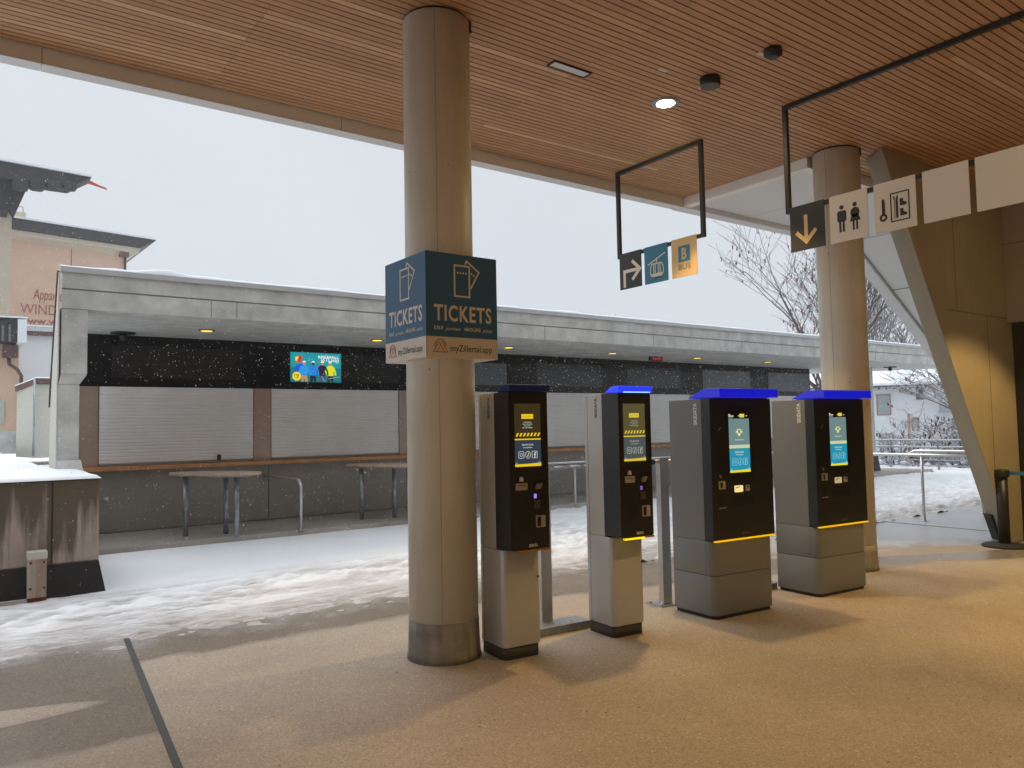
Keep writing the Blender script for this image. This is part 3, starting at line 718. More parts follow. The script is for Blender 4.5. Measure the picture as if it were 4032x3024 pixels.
b = MB(); F = Frame((4.86, 4.36, 4.5895), (-1, 0, 0), (0, 1, 0)); fpoly(b, F, rrect(0, 0, .085, .035, .006), 0, .001); o = part('sticker', b, MT['signcream']); tag(o, 'small white sticker on the timber ceiling', 'sticker')
b = MB(); ftext(b, F, '5.26', .02, .011, .066, .025, d1=.002); part('sticker_text', b, MT['logo_dark'], o, world=False)

# ------------------------------------------------------------ ticket counter building opposite
XW0, XW1, YW = 1.2, 20.0, 12.9
t = thing('ticket_office', (10, 12.9, 0), 'long concrete ticket office with closed roller shutters and snowy flat roof', 'building')
b = MB(); b.prism([(1.02, 10.44, 3.10), (24.35, 10.44, 3.10), (22.0, 14.2, 3.10), (1.45, 14.2, 3.10)], [(1.02, 10.44, 3.325), (24.35, 10.44, 3.325), (22.0, 14.2, 3.325), (1.45, 14.2, 3.325)])
b.prism([(1.02, 10.44, 3.345), (24.35, 10.44, 3.345), (22.0, 14.2, 3.345), (1.45, 14.2, 3.345)], [(1.02, 10.44, 3.535), (24.35, 10.44, 3.535), (22.0, 14.2, 3.535), (1.45, 14.2, 3.535)])
roof = part('roof', b, MT['conc'], t)
b = MB(); b.prism([(1.04, 10.446, 3.326), (24.3, 10.446, 3.326), (22.0, 14.1, 3.326), (1.47, 14.1, 3.326)], [(1.04, 10.446, 3.344), (24.3, 10.446, 3.344), (22.0, 14.1, 3.344), (1.47, 14.1, 3.344)]); part('shadow_groove', b, plain('groove', (.22, .22, .21), .9), roof)
b = MB()
for x in (2.72, 3.05, 5.6, 8.3, 11.0, 13.7, 16.4, 19.1, 21.8): b.box((x, 10.437, 3.102), (x+.008, 10.4398, 3.323))
part('formwork_joint', b, plain('fine_joint', (.2, .2, .19), .9), roof)
b = MB(); b.box((1.0, 10.415, 3.536), (24.4, 10.50, 3.60)); part('flashing', b, MT['flash'], t)
# snow on roof
b = MB(); xs = [1.0+i*.12 for i in range(195)]; ys = [10.42, 10.43, 10.47, 10.6, 11.2, 12.5, 14.2]; vs = []
for j, y in enumerate(ys):
    for x in xs:
        xx = max(1.0+max(0, y-10.44)*.115, min(x, 24.38-max(0, (y-10.44))*.62))
        h = (.0, .022, .035, .045, .05, .05, .05)[j]*(1+.6*noise.noise(Vector((x*1.3, 0, 0)))+.3*noise.noise(Vector((x*6, y, 0))))
        if abs(x-2.15) < .35: h += .05*(1-abs(x-2.15)/.35)*(1 if j < 5 else .3)*(j > 0)
        vs.append((xx, y-.01*noise.noise(Vector((x*3, 1, 2))), 3.6+h))
n = len(xs); b.add(vs, [(j*n+i, j*n+i+1, (j+1)*n+i+1, (j+1)*n+i) for j in range(len(ys)-1) for i in range(n-1)], True); part('roof_snow', b, MT['snowcap'], t)
b = MB(); b.box((1.5, 12.93, 0), (20.0, 14.15, 3.098)); part('inner_wall', b, MT['paneldark'], t)
# left pillar
b = MB(); b.box((1.02, 10.444, 2.32), (1.295, 10.9, 3.098))
b.prism([(1.02, 10.444, 2.32), (1.295, 10.444, 2.32), (1.295, 10.9, 2.32), (1.02, 10.9, 2.32)], [(1.0, 10.50, 2.2), (1.222, 10.50, 2.2), (1.222, 10.9, 2.2), (1.0, 10.9, 2.2)])
b.prism([(1.0, 10.50, 1.155), (1.222, 10.50, 1.155), (1.222, 10.9, 1.155), (1.0, 10.9, 1.155)], [(1.0, 10.50, 2.2), (1.222, 10.50, 2.2), (1.222, 10.9, 2.2), (1.0, 10.9, 2.2)])
part('left_pillar', b, MT['conc'], t, bevel=.008)
b = MB()
A_ = [(10.50, 1.16), (11.28, 1.16), (11.22, 1.9), (11.02, 2.45), (10.50, 3.53), (10.44, 3.53), (10.44, 2.32), (10.50, 2.2)]
b.prism([(.985, y, z) for y, z in A_], [(.9995, y, z) for y, z in A_]); part('side_wall', b, MT['creamwall'], t)
b = MB(); b.tube([(.985, 10.48, 3.55), (.985, 11.02, 2.5), (.985, 11.22, 2.1), (.985, 11.24, 1.95)], .016, 6); part('edge_trim', b, MT['frame'], t)
b = MB(); b.prism([(.99, 10.36, 1.16), (1.26, 10.36, 1.16), (1.32, 10.9, 1.16), (.99, 10.9, 1.16)], [(1.0, 10.46, 1.3), (1.24, 10.46, 1.3), (1.24, 10.9, 1.3), (1.0, 10.9, 1.3)]); part('pillar_foot', b, MT['conc'], t)
# right pillar
b = MB(); b.box((21.3, 12.0, .12), (21.75, 12.35, 3.098)); part('right_pillar', b, MT['conc'], t, bevel=.01)
b = MB(); b.prism([(21.22, 11.92, 0.1), (21.83, 11.92, .1), (21.83, 12.43, .1), (21.22, 12.43, .1)], [(21.28, 11.98, .62), (21.77, 11.98, .62), (21.77, 12.37, .62), (21.28, 12.37, .62)]); part('pillar_base_coating', b, MT['bitumen'], t)
# facade
b = MB(); b.box((1.25, 12.915, 2.315), (20.0, 12.928, 3.099)); part('black_glass_band', b, MT['blackglass'], t)
for (x0, x1, z0, z1, m) in ((1.92, 3.86, 2.45, 2.945, 'darkscreen'), (5.62, 6.75, 2.45, 2.94, 'darkscreen'), (8.1, 9.24, 2.45, 2.90, 'blind'), (10.02, 11.88, 2.46, 2.95, 'darkscreen'), (12.68, 14.5, 2.46, 2.95, 'darkscreen'), (15.33, 17.24, 2.46, 2.94, 'blind'), (18.03, 19.96, 2.44, 2.95, 'blind')):
    b = MB(); b.box((x0, 12.905, z0), (x1, 12.914, z1)); part('facade_panel', b, MT[m], t)
for x in (1.25, 4.05, 6.75, 9.45, 12.15, 14.85, 17.55):
    b = MB(); b.box((x, 12.90, 1.115), (x+(.50 if x == 1.25 else .285), 12.92, 2.314)); part('pilaster', b, MT['copper'], t)
sx = [(1.765, 4.04), (4.35, 6.735), (7.05, 9.43), (9.75, 12.13), (12.45, 14.83), (15.15, 17.53), (17.85, 19.95)]
for x0, x1 in sx:
    b = MB(); z = 1.152; k = 0; rnd = random.Random(int(x0*100))
    while z < 2.31:
        h = .0515; d = .012 if (k % 7) else .004
        zz = min(2.314, z+h)
        b.add([(x0, 12.915-.002, z), (x1, 12.915-.002, z), (x1, 12.915-.010, z+.010), (x0, 12.915-.010, z+.010), (x0, 12.915-.010, zz-.012), (x1, 12.915-.010, zz-.012), (x1, 12.915-.002, zz), (x0, 12.915-.002, zz)],
              [(0, 1, 2, 3), (3, 2, 5, 4), (4, 5, 6, 7)], False)
        z += h; k += 1
    s = part('roller_shutter', b, MT['shutter'], t)
    b = MB(); b.box((x0+.005, 12.895, 1.118), (x1-.005, 12.914, 1.151)); part('bottom_rail', b, MT['paneldark'], s)
b = MB(); b.box((3.46, 12.875, 1.15), (3.52, 12.893, 1.24)); part('shutter_lock', b, MT['black'], t, bevel=.006)
b = MB(); b.box((1.55, 12.73, 1.053), (20.0, 12.894, 1.113)); part('counter_ledge', b, MT['ledge'], t, bevel=.006)
pj = [1.25, 4.30, 7.02, 9.74, 12.46, 15.18, 17.9, 20.0]
for i in range(len(pj)-1):
    b = MB(); b.box((pj[i]+.006, 12.90, .14), (pj[i+1]-.006, 12.928, 1.052)); part('lower_panel', b, MT['paneldark'], t)
b = MB(); b.tube([(1.87, 12.90, .64), (1.87, 12.87, .64)], .03, 12); b.tube([(1.87, 12.88, .64), (1.87, 12.85, .60)], .014, 8); part('water_tap', b, MT['steel'], t)
# platform
b = MB(); b.prism([(1.27, 11.19, 0), (23.4, 11.19, 0), (23.0, 12.93, 0), (1.27, 12.93, 0)], [(1.27, 11.21, .125), (23.4, 11.21, .125), (23.0, 12.93, .125), (1.27, 12.93, .125)])
tag(part('raised_pavement', b, concrete('pavement_concrete', (.34, .315, .275, 1), pores=.2, mott=.2, scale=1.5, rough=.5), None, bevel=.015), kind='structure')
# lit screen
F = Frame((4.675, 12.899, 2.443), (1, 0, 0), (0, 0, 1))
b = MB(); b.box((4.66, 12.8995, 2.43), (5.612, 12.913, 2.967)); sc = part('advert_screen', b, MT['black'], t)
def em(name, r, g, bl): return emit(name, lin(r, g, bl), 1.0)
def epart(name, fn, mat, par): b = MB(); fn(b); return part(name, b, mat, par)
b = MB(); frect(b, F, 0, 0, .922, .511, 0, .001); part('picture_background', b, em('teal_screen', 10, 120, 128), sc)
b = MB(); frect(b, F, .0, .25, .922, .511, .0012, .0016); part('picture_sky', b, em('teal_screen_top', 20, 150, 160), sc)
whiteE = em('screen_white', 245, 250, 250)
b = MB(); ftext(b, F, 'RISE&FALL', .50, .415, .885, .465, bold=.02, d1=.003); ftext(b, F, '10.12.2022', .55, .365, .885, .405, bold=.02, d1=.003); frect(b, F, .81, .345, .885, .352, 0, .003); part('picture_title', b, whiteE, sc)
b = MB(); fpoly(b, F, circ(.11, .095, .075, n=24), 0, .004); part('yellow_badge', b, em('screen_yellow', 250, 215, 10), sc)
b = MB(); fpoly(b, F, [(.08, .43), (.15, .44), (.13, .36), (.09, .36)], 0, .003); part('logo_number', b, em('screen_yellow', 250, 215, 10), sc)
b = MB(); ftext(b, F, '10', .07, .085, .15, .135, bold=.02, d1=.005); frect(b, F, .085, .06, .14, .072, 0, .005); part('badge_number', b, em('screen_brown', 70, 50, 10), sc)
b = MB(); fpoly(b, F, [(.12, .37), (.15, .45), (.185, .46), (.21, .42), (.20, .37), (.16, .34)], 0, .0035); frect(b, F, .07, .335, .20, .352, 0, .0035); fpoly(b, F, circ(.50, .245, .05, .03, n=14), 0, .003); part('picture_logo', b, em('screen_red', 215, 40, 40), sc)
ath = [(.245, (40, 150, 220), (215, 225, 60), (190, 140, 90)), (.405, (30, 130, 215), (30, 130, 215), (15, 25, 45)), (.575, (25, 25, 50), (25, 25, 50), (60, 80, 120)), (.72, (215, 225, 30), (215, 225, 30), (20, 25, 30))]
b = MB(); fpoly(b, F, circ(.19, .22, .12, .09, n=20), 0, .002); part('parachute', b, em('screen_blue', 30, 80, 220), sc)
for i, (x, c1, c2, c3) in enumerate(ath):
    b = MB(); fpoly(b, F, [(x-.055, .11), (x+.055, .11), (x+.07, .24), (x+.04, .295), (x-.04, .295), (x-.07, .24)], 0, .0045); fstroke(b, F, [(x-.055, .27), (x-.085, .18), (x-.05, .13)], .03, d1=.0046); fstroke(b, F, [(x+.055, .27), (x+.09, .19), (x+.10, .12)], .028, d1=.0047); part('athlete_jacket', b, em('jacket%d' % i, *c1), sc)
    b = MB(); fpoly(b, F, [(x-.05, .0), (x-.015, .0), (x, .07), (x+.02, .0), (x+.055, .0), (x+.055, .112), (x-.055, .112)], 0, .0043); part('athlete_trousers', b, em('trousers%d' % i, *c3), sc)
    b = MB(); fpoly(b, F, circ(x, .322, .024, .03, n=14), 0, .005); part('athlete_face', b, em('face%d' % i, 190, 130, 100) if i != 1 else em('mask', 25, 30, 40), sc)
    b = MB(); fpoly(b, F, circ(x, .34, .030, .026, n=14, a0=0, a1=math.pi), 0, .006); part('athlete_helmet', b, whiteE, sc)
b = MB(); fstroke(b, F, [(.68, .06), (.9, .10)], .012, d1=.007); fstroke(b, F, [(.62, .01), (.56, .1)], .012, d1=.007); part('skis', b, em('screen_grey', 150, 165, 175), sc)

# soffit lights and detectors of the ticket office
for i, x in enumerate((3.0, 5.75, 8.47, 11.14, 13.8, 16.43, 22.91)):
    lab = ['leftmost small yellow soffit light of the ticket office', 'small yellow soffit light just left of the tickets box', 'small yellow soffit light just right of the tickets box', 'yellow soffit light between the tickets box and the red display', 'yellow soffit light right of the red display', 'yellow soffit light left of the far round column', 'orange soffit light at the far right end of the roof'][i]
    q = thing('soffit_light', (x, 11.75, 3.1), lab, 'soffit light', 'small recessed lights under the ticket office roof')
    b = MB(); b.lathe((x, 11.75, 3.088), [(.10, 0), (.115, .004), (.115, .011)], 28); part('trim_ring', b, MT['plastic_grey'], q)
    b = MB(); b.lathe((x, 11.75, 3.083), [(.07, 0), (.085, .004)], 28); part('diffuser', b, MT['lampglow2'], q)
for (x, y, lab) in ((2.02, 12.55, 'black camera on a round plate under the left end of the roof'), (21.6, 11.4, 'black camera on a round plate under the right end of the roof')):
    q = thing('soffit_camera', (x, y, 3.0), lab, 'camera', 'cameras under the ticket office roof')
    b = MB(); b.lathe((x, y, 3.075), [(.17, 0), (.175, .005), (.17, .022)], 28); part('plate', b, MT['frame'], q)
    b = MB(); b.lathe((x, y, 2.98), [(.02, 0), (.045, .02), (.05, .06), (.05, .095)], 20); part('camera_body', b, MT['frame'], q)
q = thing('led_display', (12.66, 11.94, 3.0), 'small black box with glowing red digits under the roof', 'display')
b = MB(); b.box((12.47, 11.94, 3.0), (12.86, 12.0, 3.097)); part('casing', b, MT['black'], q)
b = MB(); F = Frame((12.47, 11.9395, 3.0), (1, 0, 0), (0, 0, 1)); ftext(b, F, '3 8', .07, .02, .18, .075, bold=.03); ftext(b, F, '0 2', .22, .02, .33, .075, bold=.03); part('red_digits', b, emit('red_led', (1, .03, .03, 1), .8), q)
b = MB(); b.tube([(13.2, 13.8, 3.6), (13.2, 13.8, 4.35)], .012, 6); tag(part('antenna', b, MT['galv']), 'thin rod antenna standing on the snowy ticket office roof', 'antenna')

# standing tables and handrails on the platform
def table(cx, cy, label):
    q = thing('standing_table', (cx, cy, .12), label, 'table', 'high oval tables in front of the shutters')
    el = lambda k: [(cx+.6*.74*k*math.cos(a)+.8*.34*k*math.sin(a), cy-.8*.74*k*math.cos(a)+.6*.34*k*math.sin(a)) for a in [2*math.pi*i/48 for i in range(48)]]
    b = MB(); b.zprism(el(1), .99, 1.03, True); part('table_top', b, MT['tabletop'], q, bevel=.006)
    b = MB(); b.zprism(el(.8), .97, .989, True); part('support_ring', b, MT['galv'], q)
    for (dx, dy, z0) in ((-.33, .28, .12), (.19, .13, .12), (.20, -.36, .12)):
        b = MB(); b.tube([(cx+dx, cy+dy, z0), (cx+dx, cy+dy, .964)], .036, 16); part('leg', b, MT['galv'], q)
table(3.05, 11.47, 'oval wooden standing table left of the first handrail')
table(5.80, 11.52, 'oval wooden standing table half hidden by the thick column')
def handrail(x, label):
    q = thing('handrail', (x, 11.0, .12), label, 'handrail', 'bent steel queue handrails at the counters')
    b = MB(); pts = [(x, 12.89, .86)]+[(x, 11.35, .86)]+[(x, 11.35-.13*math.sin(a), .86-.13*(1-math.cos(a))) for a in [R(d) for d in (20, 40, 60, 80, 90)]]+[(x, 11.22, .12)]
    b.tube(pts, .024, 14); part('tube', b, MT['steel'], q)
    b = MB(); b.lathe((x, 11.22+.0, .12), [(.055, .004), (.055, .012)], 20); part('floor_plate', b, MT['steel'], q)
handrail(4.22, 'bent steel handrail between the two wooden tables')
handrail(9.58, 'bent steel handrail seen between the two narrow ticket machines')
q = thing('queue_railing', (10.5, 11.08, .12), 'long horizontal steel railing at the counters seen between the machines', 'railing')
b = MB(); b.tube([(8.3, 11.1, .91), (14.5, 11.1, .91)], .022, 12); part('top_rail', b, MT['steel'], q)
b = MB()
for x in (8.4, 10.9, 13.4): b.tube([(x, 11.24, .13), (x, 11.1, .91)], .02, 10)
part('post', b, MT['steel'], q)
b = MB(); b.box((8.3, 11.09, .795), (14.5, 11.11, .86)); part('mid_band', b, MT['paneldark'], q)
b = MB()
for x in (8.93, 9.30, 9.67, 10.9, 11.3): b.tube([(x, 11.05, .845), (x+.25, 11.05, .845)], .018, 10)
part('grip', b, MT['steel'], q)

# ------------------------------------------------------------ ticket machines
ROT = R(-4.2)
def screen_icons(b, F, x0, x1, y, s):
    w = x1-x0
    for i, k in enumerate((.22, .5, .78)):
        cx = x0+w*k
        if i == 0: fstroke(b, F, rrect(cx-s, y-s*1.1, cx+s, y+s*1.1, s*.4, 4), s*.14, True, d1=.003); fstroke(b, F, circ(cx, y, s*.5, n=14), s*.14, True, d1=.003)
        elif i == 1: fstroke(b, F, circ(cx, y, s, s*1.15, n=18), s*.14, True, d1=.003); fstroke(b, F, [(cx+s*.4, y+s*.35), (cx+s*.1, y+s*.6), (cx+s*.1, y-s*.4)], s*.16, d1=.003); fpoly(b, F, circ(cx-s*.1, y-s*.4, s*.25, n=10), 0, .003)
        else: fstroke(b, F, rrect(cx-s, y-s*1.1, cx+s, y+s*1.1, s*.15, 3), s*.14, True, d1=.003); ftext(b, F, 'f', cx-s*.35, y-s*1.0, cx+s*.6, y+s*.8, bold=.02, d1=.003)
def trees(b, F, x0, x1, y, s):
    for (x, h) in ((x0+.008, 1), (x0+.018, .75), (x1-.022, .8), (x1-.014, 1.2), (x1-.006, .8)): fpoly(b, F, [(x-s*.35, y), (x+s*.35, y), (x, y+s*1.5*h)], 0, .0035)

def logo_v(b, F, x0, y0, x1, y1): ftext(b, F, 'SKIDATA', x0, y0, x1, y1, bold=.03)

def narrow(ox, oy, label, lid, strip, body, led, dim):
    t = thing('narrow_ticket_machine', (ox, oy, 0), label, 'ticket machine', 'narrow ticket machines', ROT)
    W_, D_ = .315, .30; Zb = .75; Zt = 1.84
    # v axis: back is +y. body from v=0 (front) to D
    b = MB(); b.zprism(rrect(0, -.01, W_, D_, .045, 6, (1, 0, 0, 1)), .085, Zb-.001, True); b.box((0, .075, Zb), (W_, D_, Zt)); part('cabinet', b, body, t, world=False, bevel=.004)
    b = MB(); b.zprism(rrect(.008, 0.002, W_-.008, D_-.006, .045, 6, (1, 0, 0, 1)), .0, .0845, True); part('plinth', b, MT['plinth'], t, world=False)
    fx0, fx1, fy = .0, .318, -.125
    b = MB(); b.zprism([(0, .074), (0, fy+.005), (.005, fy), (fx1-.005, fy), (fx1, fy+.005), (fx1, .074)][::-1] if False else [(0, fy), (fx1, fy), (fx1, .074), (0, .074)], Zb+.01, Zt); hd = part('front_housing', b, MT['kiosk_black'], t, world=False, bevel=.006)
    b = MB(); F = Frame((0-.0005, .074, Zb+.012), (0, -1, 0), (0, 0, 1)); frect(b, F, .002, .002, .074-fy-.002, Zt-Zb-.02, 0, .001); part('side_cheek', b, MT['kiosk_side'], hd, world=False)
    b = MB(); b.box((.02, .0, Zt+.001), (fx1-.02, .05, Zt+.012)); part('lid_neck', b, MT['kiosk_black'], t, world=False)
    # lid: wedge profile
    b = MB(); pr = [(fy-.015, Zt+.002), (fy-.015, Zt+.048), (-.09, Zt+.052), (-.04, Zt+.046), (.035, Zt+.004)]
    b.prism([(-.004, y, z) for y, z in pr], [(fx1+.010, y, z) for y, z in pr]); ld = part('lid', b, lid, t, world=False, bevel=.004)
    if led:
        b = MB()
        for i in range(14): b.box((.04+i*.019, fy-.018, Zt+.000), (.052+i*.019, fy-.010, Zt+.0075))
        part('led_row', b, MT['led'], ld, world=False)
    b = MB(); b.box((.03, fy-.004, Zb-.006), (fx1-.002, fy+.03, Zb+.008)); part('edge_strip', b, strip[0], t, world=False)
    if strip[1]:
        b = MB(); b.box((.03, fy-.008, Zb-.009), (.22, fy+.02, Zb+.004)); part('glowing_strip', b, strip[1], t, world=False)
    F = Frame((-.013, fy-.0002, 0), (1, 0, 0), (0, 0, 1)); k = .93; sx = lambda u: u*.90-.075+.028
    zf = lambda z: z*.985+.022
    U0, U1 = .055, .268
    b = MB(); frect(b, F, U0-.022, 1.30, U1+.03, 1.805, 0, .001); bz = part('screen_bezel', b, plain('bezel', (.018, .015, .01) if not dim else (.03, .027, .02), .3), t, world=False)
    b = MB(); frect(b, F, U0, 1.518, U1, 1.757, 0, .0018); part('message_area', b, em('olive_screen', 52, 44, 24) if not dim else em('olive_screen2', 84, 78, 48), bz, world=False)
    b = MB(); frect(b, F, U0, 1.333, U1, 1.508, 0, .0018); part('info_area', b, em('navy_screen', 44, 58, 72) if not dim else em('navy_screen2', 72, 80, 82), bz, world=False)
    b = MB(); ye = .0028
    ym = em('screen_amber', 235, 195, 30) if not dim else em('screen_amber2', 215, 190, 60)
    fpoly(b, F, rrect(.112, 1.652, .208, 1.685, .003), 0, ye); part('yellow_button', b, ym, bz, world=False)
    b = MB(); frect(b, F, U0, 1.507, U1, 1.516, 0, ye); part('yellow_line', b, ym, bz, world=False)
    b = MB(); fpoly(b, F, [(U0, 1.325), (U1, 1.325), (U1, 1.348), ((U0+U1)/2, 1.343), (U0, 1.342)], 0, ye); part('yellow_ground', b, ym, bz, world=False)
    b = MB()
    for i in range(7): x = U0+.008+i*.0292; fpoly(b, F, [(x, 1.532), (x+.014, 1.532), (x+.026, 1.555), (x+.012, 1.555)], 0, ye)
    part('hazard_stripes', b, ym, bz, world=False)
    b = MB(); ftext(b, F, 'Nicht in Betrieb', .118, 1.664, .202, 1.673, d1=.0036); part('button_text', b, em('amber_text', 150, 115, 20), bz, world=False)
    b = MB()
    for i, s in enumerate(('Außer Betrieb', 'Infos an den Kassen', 'Out of order', 'Info at the cashdesk')):
        hw = (.03, .04, .027, .042)[i]; ftext(b, F, s, .160-hw, 1.625-i*.0125, .160+hw, 1.633-i*.0125, bold=.01, d1=.003)
    ftext(b, F, 'FOLLOW US VIA', .112, 1.468, .205, 1.480, bold=.02, d1=.003); ftext(b, F, 'mountopolis.at', .12, 1.448, .197, 1.460, bold=.015, d1=.003)
    screen_icons(b, F, U0+.008, U1-.01, 1.405, .021)
    part('white_text', b, em('screen_text', 205, 205, 195) if not dim else em('screen_text2', 170, 172, 160), bz, world=False)
    b = MB(); trees(b, F, U0, U1, 1.345, .010); part('little_trees', b, em('tree_marks', 120, 150, 130), bz, world=False)
    b = MB(); fpoly(b, F, circ(.165, 1.777, .009, n=14), 0, .003); part('lens', b, MT['recess'], bz, world=False)
    b = MB(); fpoly(b, F, rrect(.055, 1.165, .145, 1.213, .006), 0, .012); cs = part('card_slot', b, MT['card'], t, world=False)
    b = MB(); frect(b, F, .068, 1.195, .132, 1.2, 0, .0125); part('slot_opening', b, MT['recess'], cs, world=False)
    b = MB(); fpoly(b, F, [(.084, 1.225), (.116, 1.225), (.11, 1.255), (.09, 1.255)], 0, .01); part('card_tab', b, MT['signcream'], t, world=False)
    b = MB(); frect(b, F, .20, 1.0, .305, 1.235, 0, .0008); rc = part('recess', b, MT['recess'], t, world=False)
    b = MB(); fpoly(b, F, [(.212, 1.165), (.25, 1.165), (.275, 1.205), (.225, 1.203)], 0, .012); part('reader_flap', b, plain('flap', (.26, .22, .17), .4), rc, world=False)
    b = MB(); frect(b, F, .203, 1.105, .222, 1.135, 0, .006); part('violet_display', b, em('violet', 170, 130, 255) if not dim else em('violet2', 120, 90, 170), rc, world=False)
    b = MB()
    for r_ in range(5):
        for c_ in range(3): frect(b, F, .205+c_*.017, 1.035+r_*.012, .216+c_*.017, 1.042+r_*.012, 0, .006)
    part('keypad', b, plain('keys', (.16, .13, .09), .5), rc, world=False)
    b = MB(); frect(b, F, .215, .905, .29, .985, 0, .010); tr = part('coin_tray', b, MT['card'], t, world=False)
    b = MB(); frect(b, F, .222, .912, .252, .978, 0, .0108); part('tray_opening', b, MT['recess'], tr, world=False)
    b = MB(); frect(b, F, .07, .905, .18, .995, 0, .0008); part('receipt_opening', b, MT['recess'], t, world=False)
    b = MB(); frect(b, F, .19, 1.262, .29, 1.268, 0, .0008); part('note_slot', b, MT['recess'], t, world=False)
    b = MB(); ftext(b, F, 'SKIDATA', .155, .775, .225, .795, bold=.03, d1=.002); part('maker_lettering', b, MT['ltext'], t, world=False)
    F2 = Frame((-.0006, .075, 0), (0, 0, 1), (0, 1, 0)); 
    Fs = Frame((-.0006, .13, 1.50), (0, 0, 1), (0, 1, 0))
    b = MB()
    # vertical lettering on the left flank, reading upwards
    Fv = Frame((-.0006, .135, 1.655), (0, 0, 1), (0, 1, 0)); ftext(b, Fv, 'SKIDATA', 0, 0, .155, .030, bold=.05, d1=.001)
    part('side_lettering', b, plain('faint_lettering', (.16, .14, .12), .5), t, world=False)
    b = MB(); F3 = Frame((0, -.0105, 0), (1, 0, 0), (0, 0, 1)); fpoly(b, F3, circ(.285, .545, .009, n=12), 0, .002); part('lock', b, MT['redbrown'], t, world=False)
    b = MB(); b.box((-.0008, .258, .09), (0, .261, Zt-.01)); b.box((-.0008, .0735, Zb), (0, .0745, Zt)); part('seam', b, MT['plinth'], t, world=False)
    return t
def wide(ox, oy, label, d):
    t = thing('wide_ticket_machine', (ox, oy, 0), label, 'ticket machine', 'wide ticket machines', ROT)
    W_, D_ = .725, .465; Zb = .63; Zt = 1.80
    b = MB(); b.zprism(rrect(.0, 0, W_, D_, .06, 7, (1, 0, 0, 1)), .03, .348, True); b.zprism(rrect(0, 0, W_, D_, .06, 7, (1, 0, 0, 1)), .353, Zb-.001, True)
    b.box((.0, .085, Zb), (W_, D_, Zt)); part('cabinet', b, MT['kiosk_grey'], t, world=False, bevel=.004)
    b = MB(); b.zprism(rrect(.015, .015, W_-.015, D_-.015, .05, 5, (1, 0, 0, 1)), 0, .0295); b.zprism(rrect(.006, .006, W_-.006, D_-.006, .055, 5, (1, 0, 0, 1)), .3482, .3528); part('plinth', b, MT['recess'], t, world=False)
    b = MB(); b.box((-.001, .0835, .353), (0, .0845, Zb)); part('seam', b, MT['recess'], t, world=False)
    fy = -.014
    b = MB(); b.box((.0, fy, Zb+.008), (W_+.012, .0845, Zt)); hd = part('front_housing', b, MT['kiosk_black'], t, world=False, bevel=.005)
    b = MB(); F = Frame((-.0006, .0845, Zb+.01), (0, -1, 0), (0, 0, 1)); frect(b, F, .001, .002, .0845-fy-.003, Zt-Zb-.015, 0, .001); part('side_cheek', b, MT['kiosk_side'], hd, world=False)
    b = MB(); pr = [(-.13, Zt+.006), (-.13, Zt+.078), (.04, Zt+.082), (.07, Zt+.076), (.235, Zt+.008)]
    b.prism([(-.004, y, z) for y, z in pr], [(W_-.025, y, z) for y, z in pr]); part('lid', b, MT['lid_deep'], t, world=False, bevel=.005)
    b = MB(); b.box((.03, -.02, Zt+.0005), (W_-.03, .2, Zt+.0055)); part('lid_neck', b, MT['kiosk_black'], t, world=False)
    b = MB(); b.box((.02, fy-.005, Zb-.004), (W_+.013, fy+.025, Zb+.007)); part('edge_strip', b, MT['yelstrip'], t, world=False)
    F = Frame((-.031, fy-.0002, 0), (1, 0, 0), (0, 0, 1))
    b = MB(); frect(b, F, .205, 1.10, .53, 1.73, 0, .0008); bz = part('screen_bezel', b, MT['recess'], t, world=False)
    U0, U1 = .243, .488
    b = MB(); fpoly(b, F, rrect(U0, 1.415, U1, 1.632, .004), 0, .002); part('message_area', b, em('greygreen_screen', 108, 134, 134), bz, world=False)
    b = MB(); frect(b, F, U0, 1.183, U1, 1.385, 0, .002); part('info_area', b, em('cyan_screen', 30, 142, 172), bz, world=False)
    b = MB(); frect(b, F, U0, 1.392, U1, 1.413, 0, .002); part('pale_band', b, em('pale_band', 198, 205, 180), bz, world=False)
    b = MB(); frect(b, F, U0, 1.385, U1, 1.3918, 0, .0022); part('yellow_line', b, em('yellow_band', 235, 220, 40), bz, world=False)
    b = MB(); fpoly(b, F, [(U0, 1.183), (U1, 1.183), (U1, 1.207), ((U0+U1)/2, 1.202), (U0, 1.200)], 0, .003); part('yellow_ground', b, em('yellow_band', 235, 220, 40), bz, world=False)
    b = MB(); fpoly(b, F, rrect(.375, 1.642, .432, 1.672, .003), 0, .002); part('yellow_button', b, em('yellow_btn', 235, 205, 90), bz, world=False)
    b = MB(); frect(b, F, U0, 1.650, U0+.06, 1.658, 0, .002); frect(b, F, U0, 1.662, U0+.02, 1.670, 0, .002); frect(b, F, U0, 1.638, U0+.05, 1.6405, 0, .002); frect(b, F, .45, 1.652, .468, 1.657, 0, .002); frect(b, F, .36, 1.650, .366, 1.66, 0, .002)
    ftext(b, F, 'Bitte berühren', .315, 1.450, .415, 1.460, bold=.02, d1=.003)
    ftext(b, F, 'FOLLOW US VIA', .305, 1.345, .41, 1.358, bold=.02, d1=.003); ftext(b, F, 'mountopolis.at', .315, 1.324, .405, 1.336, bold=.015, d1=.003)
    part('pale_text', b, em('pale_text', 215, 225, 200), bz, world=False)
    b = MB(); screen_icons(b, F, U0+.008, U1-.01, 1.272, .025); trees(b, F, U0+.005, U1-.003, 1.2, .015); part('pale_icons', b, em('pale_icons', 130, 200, 210), bz, world=False)
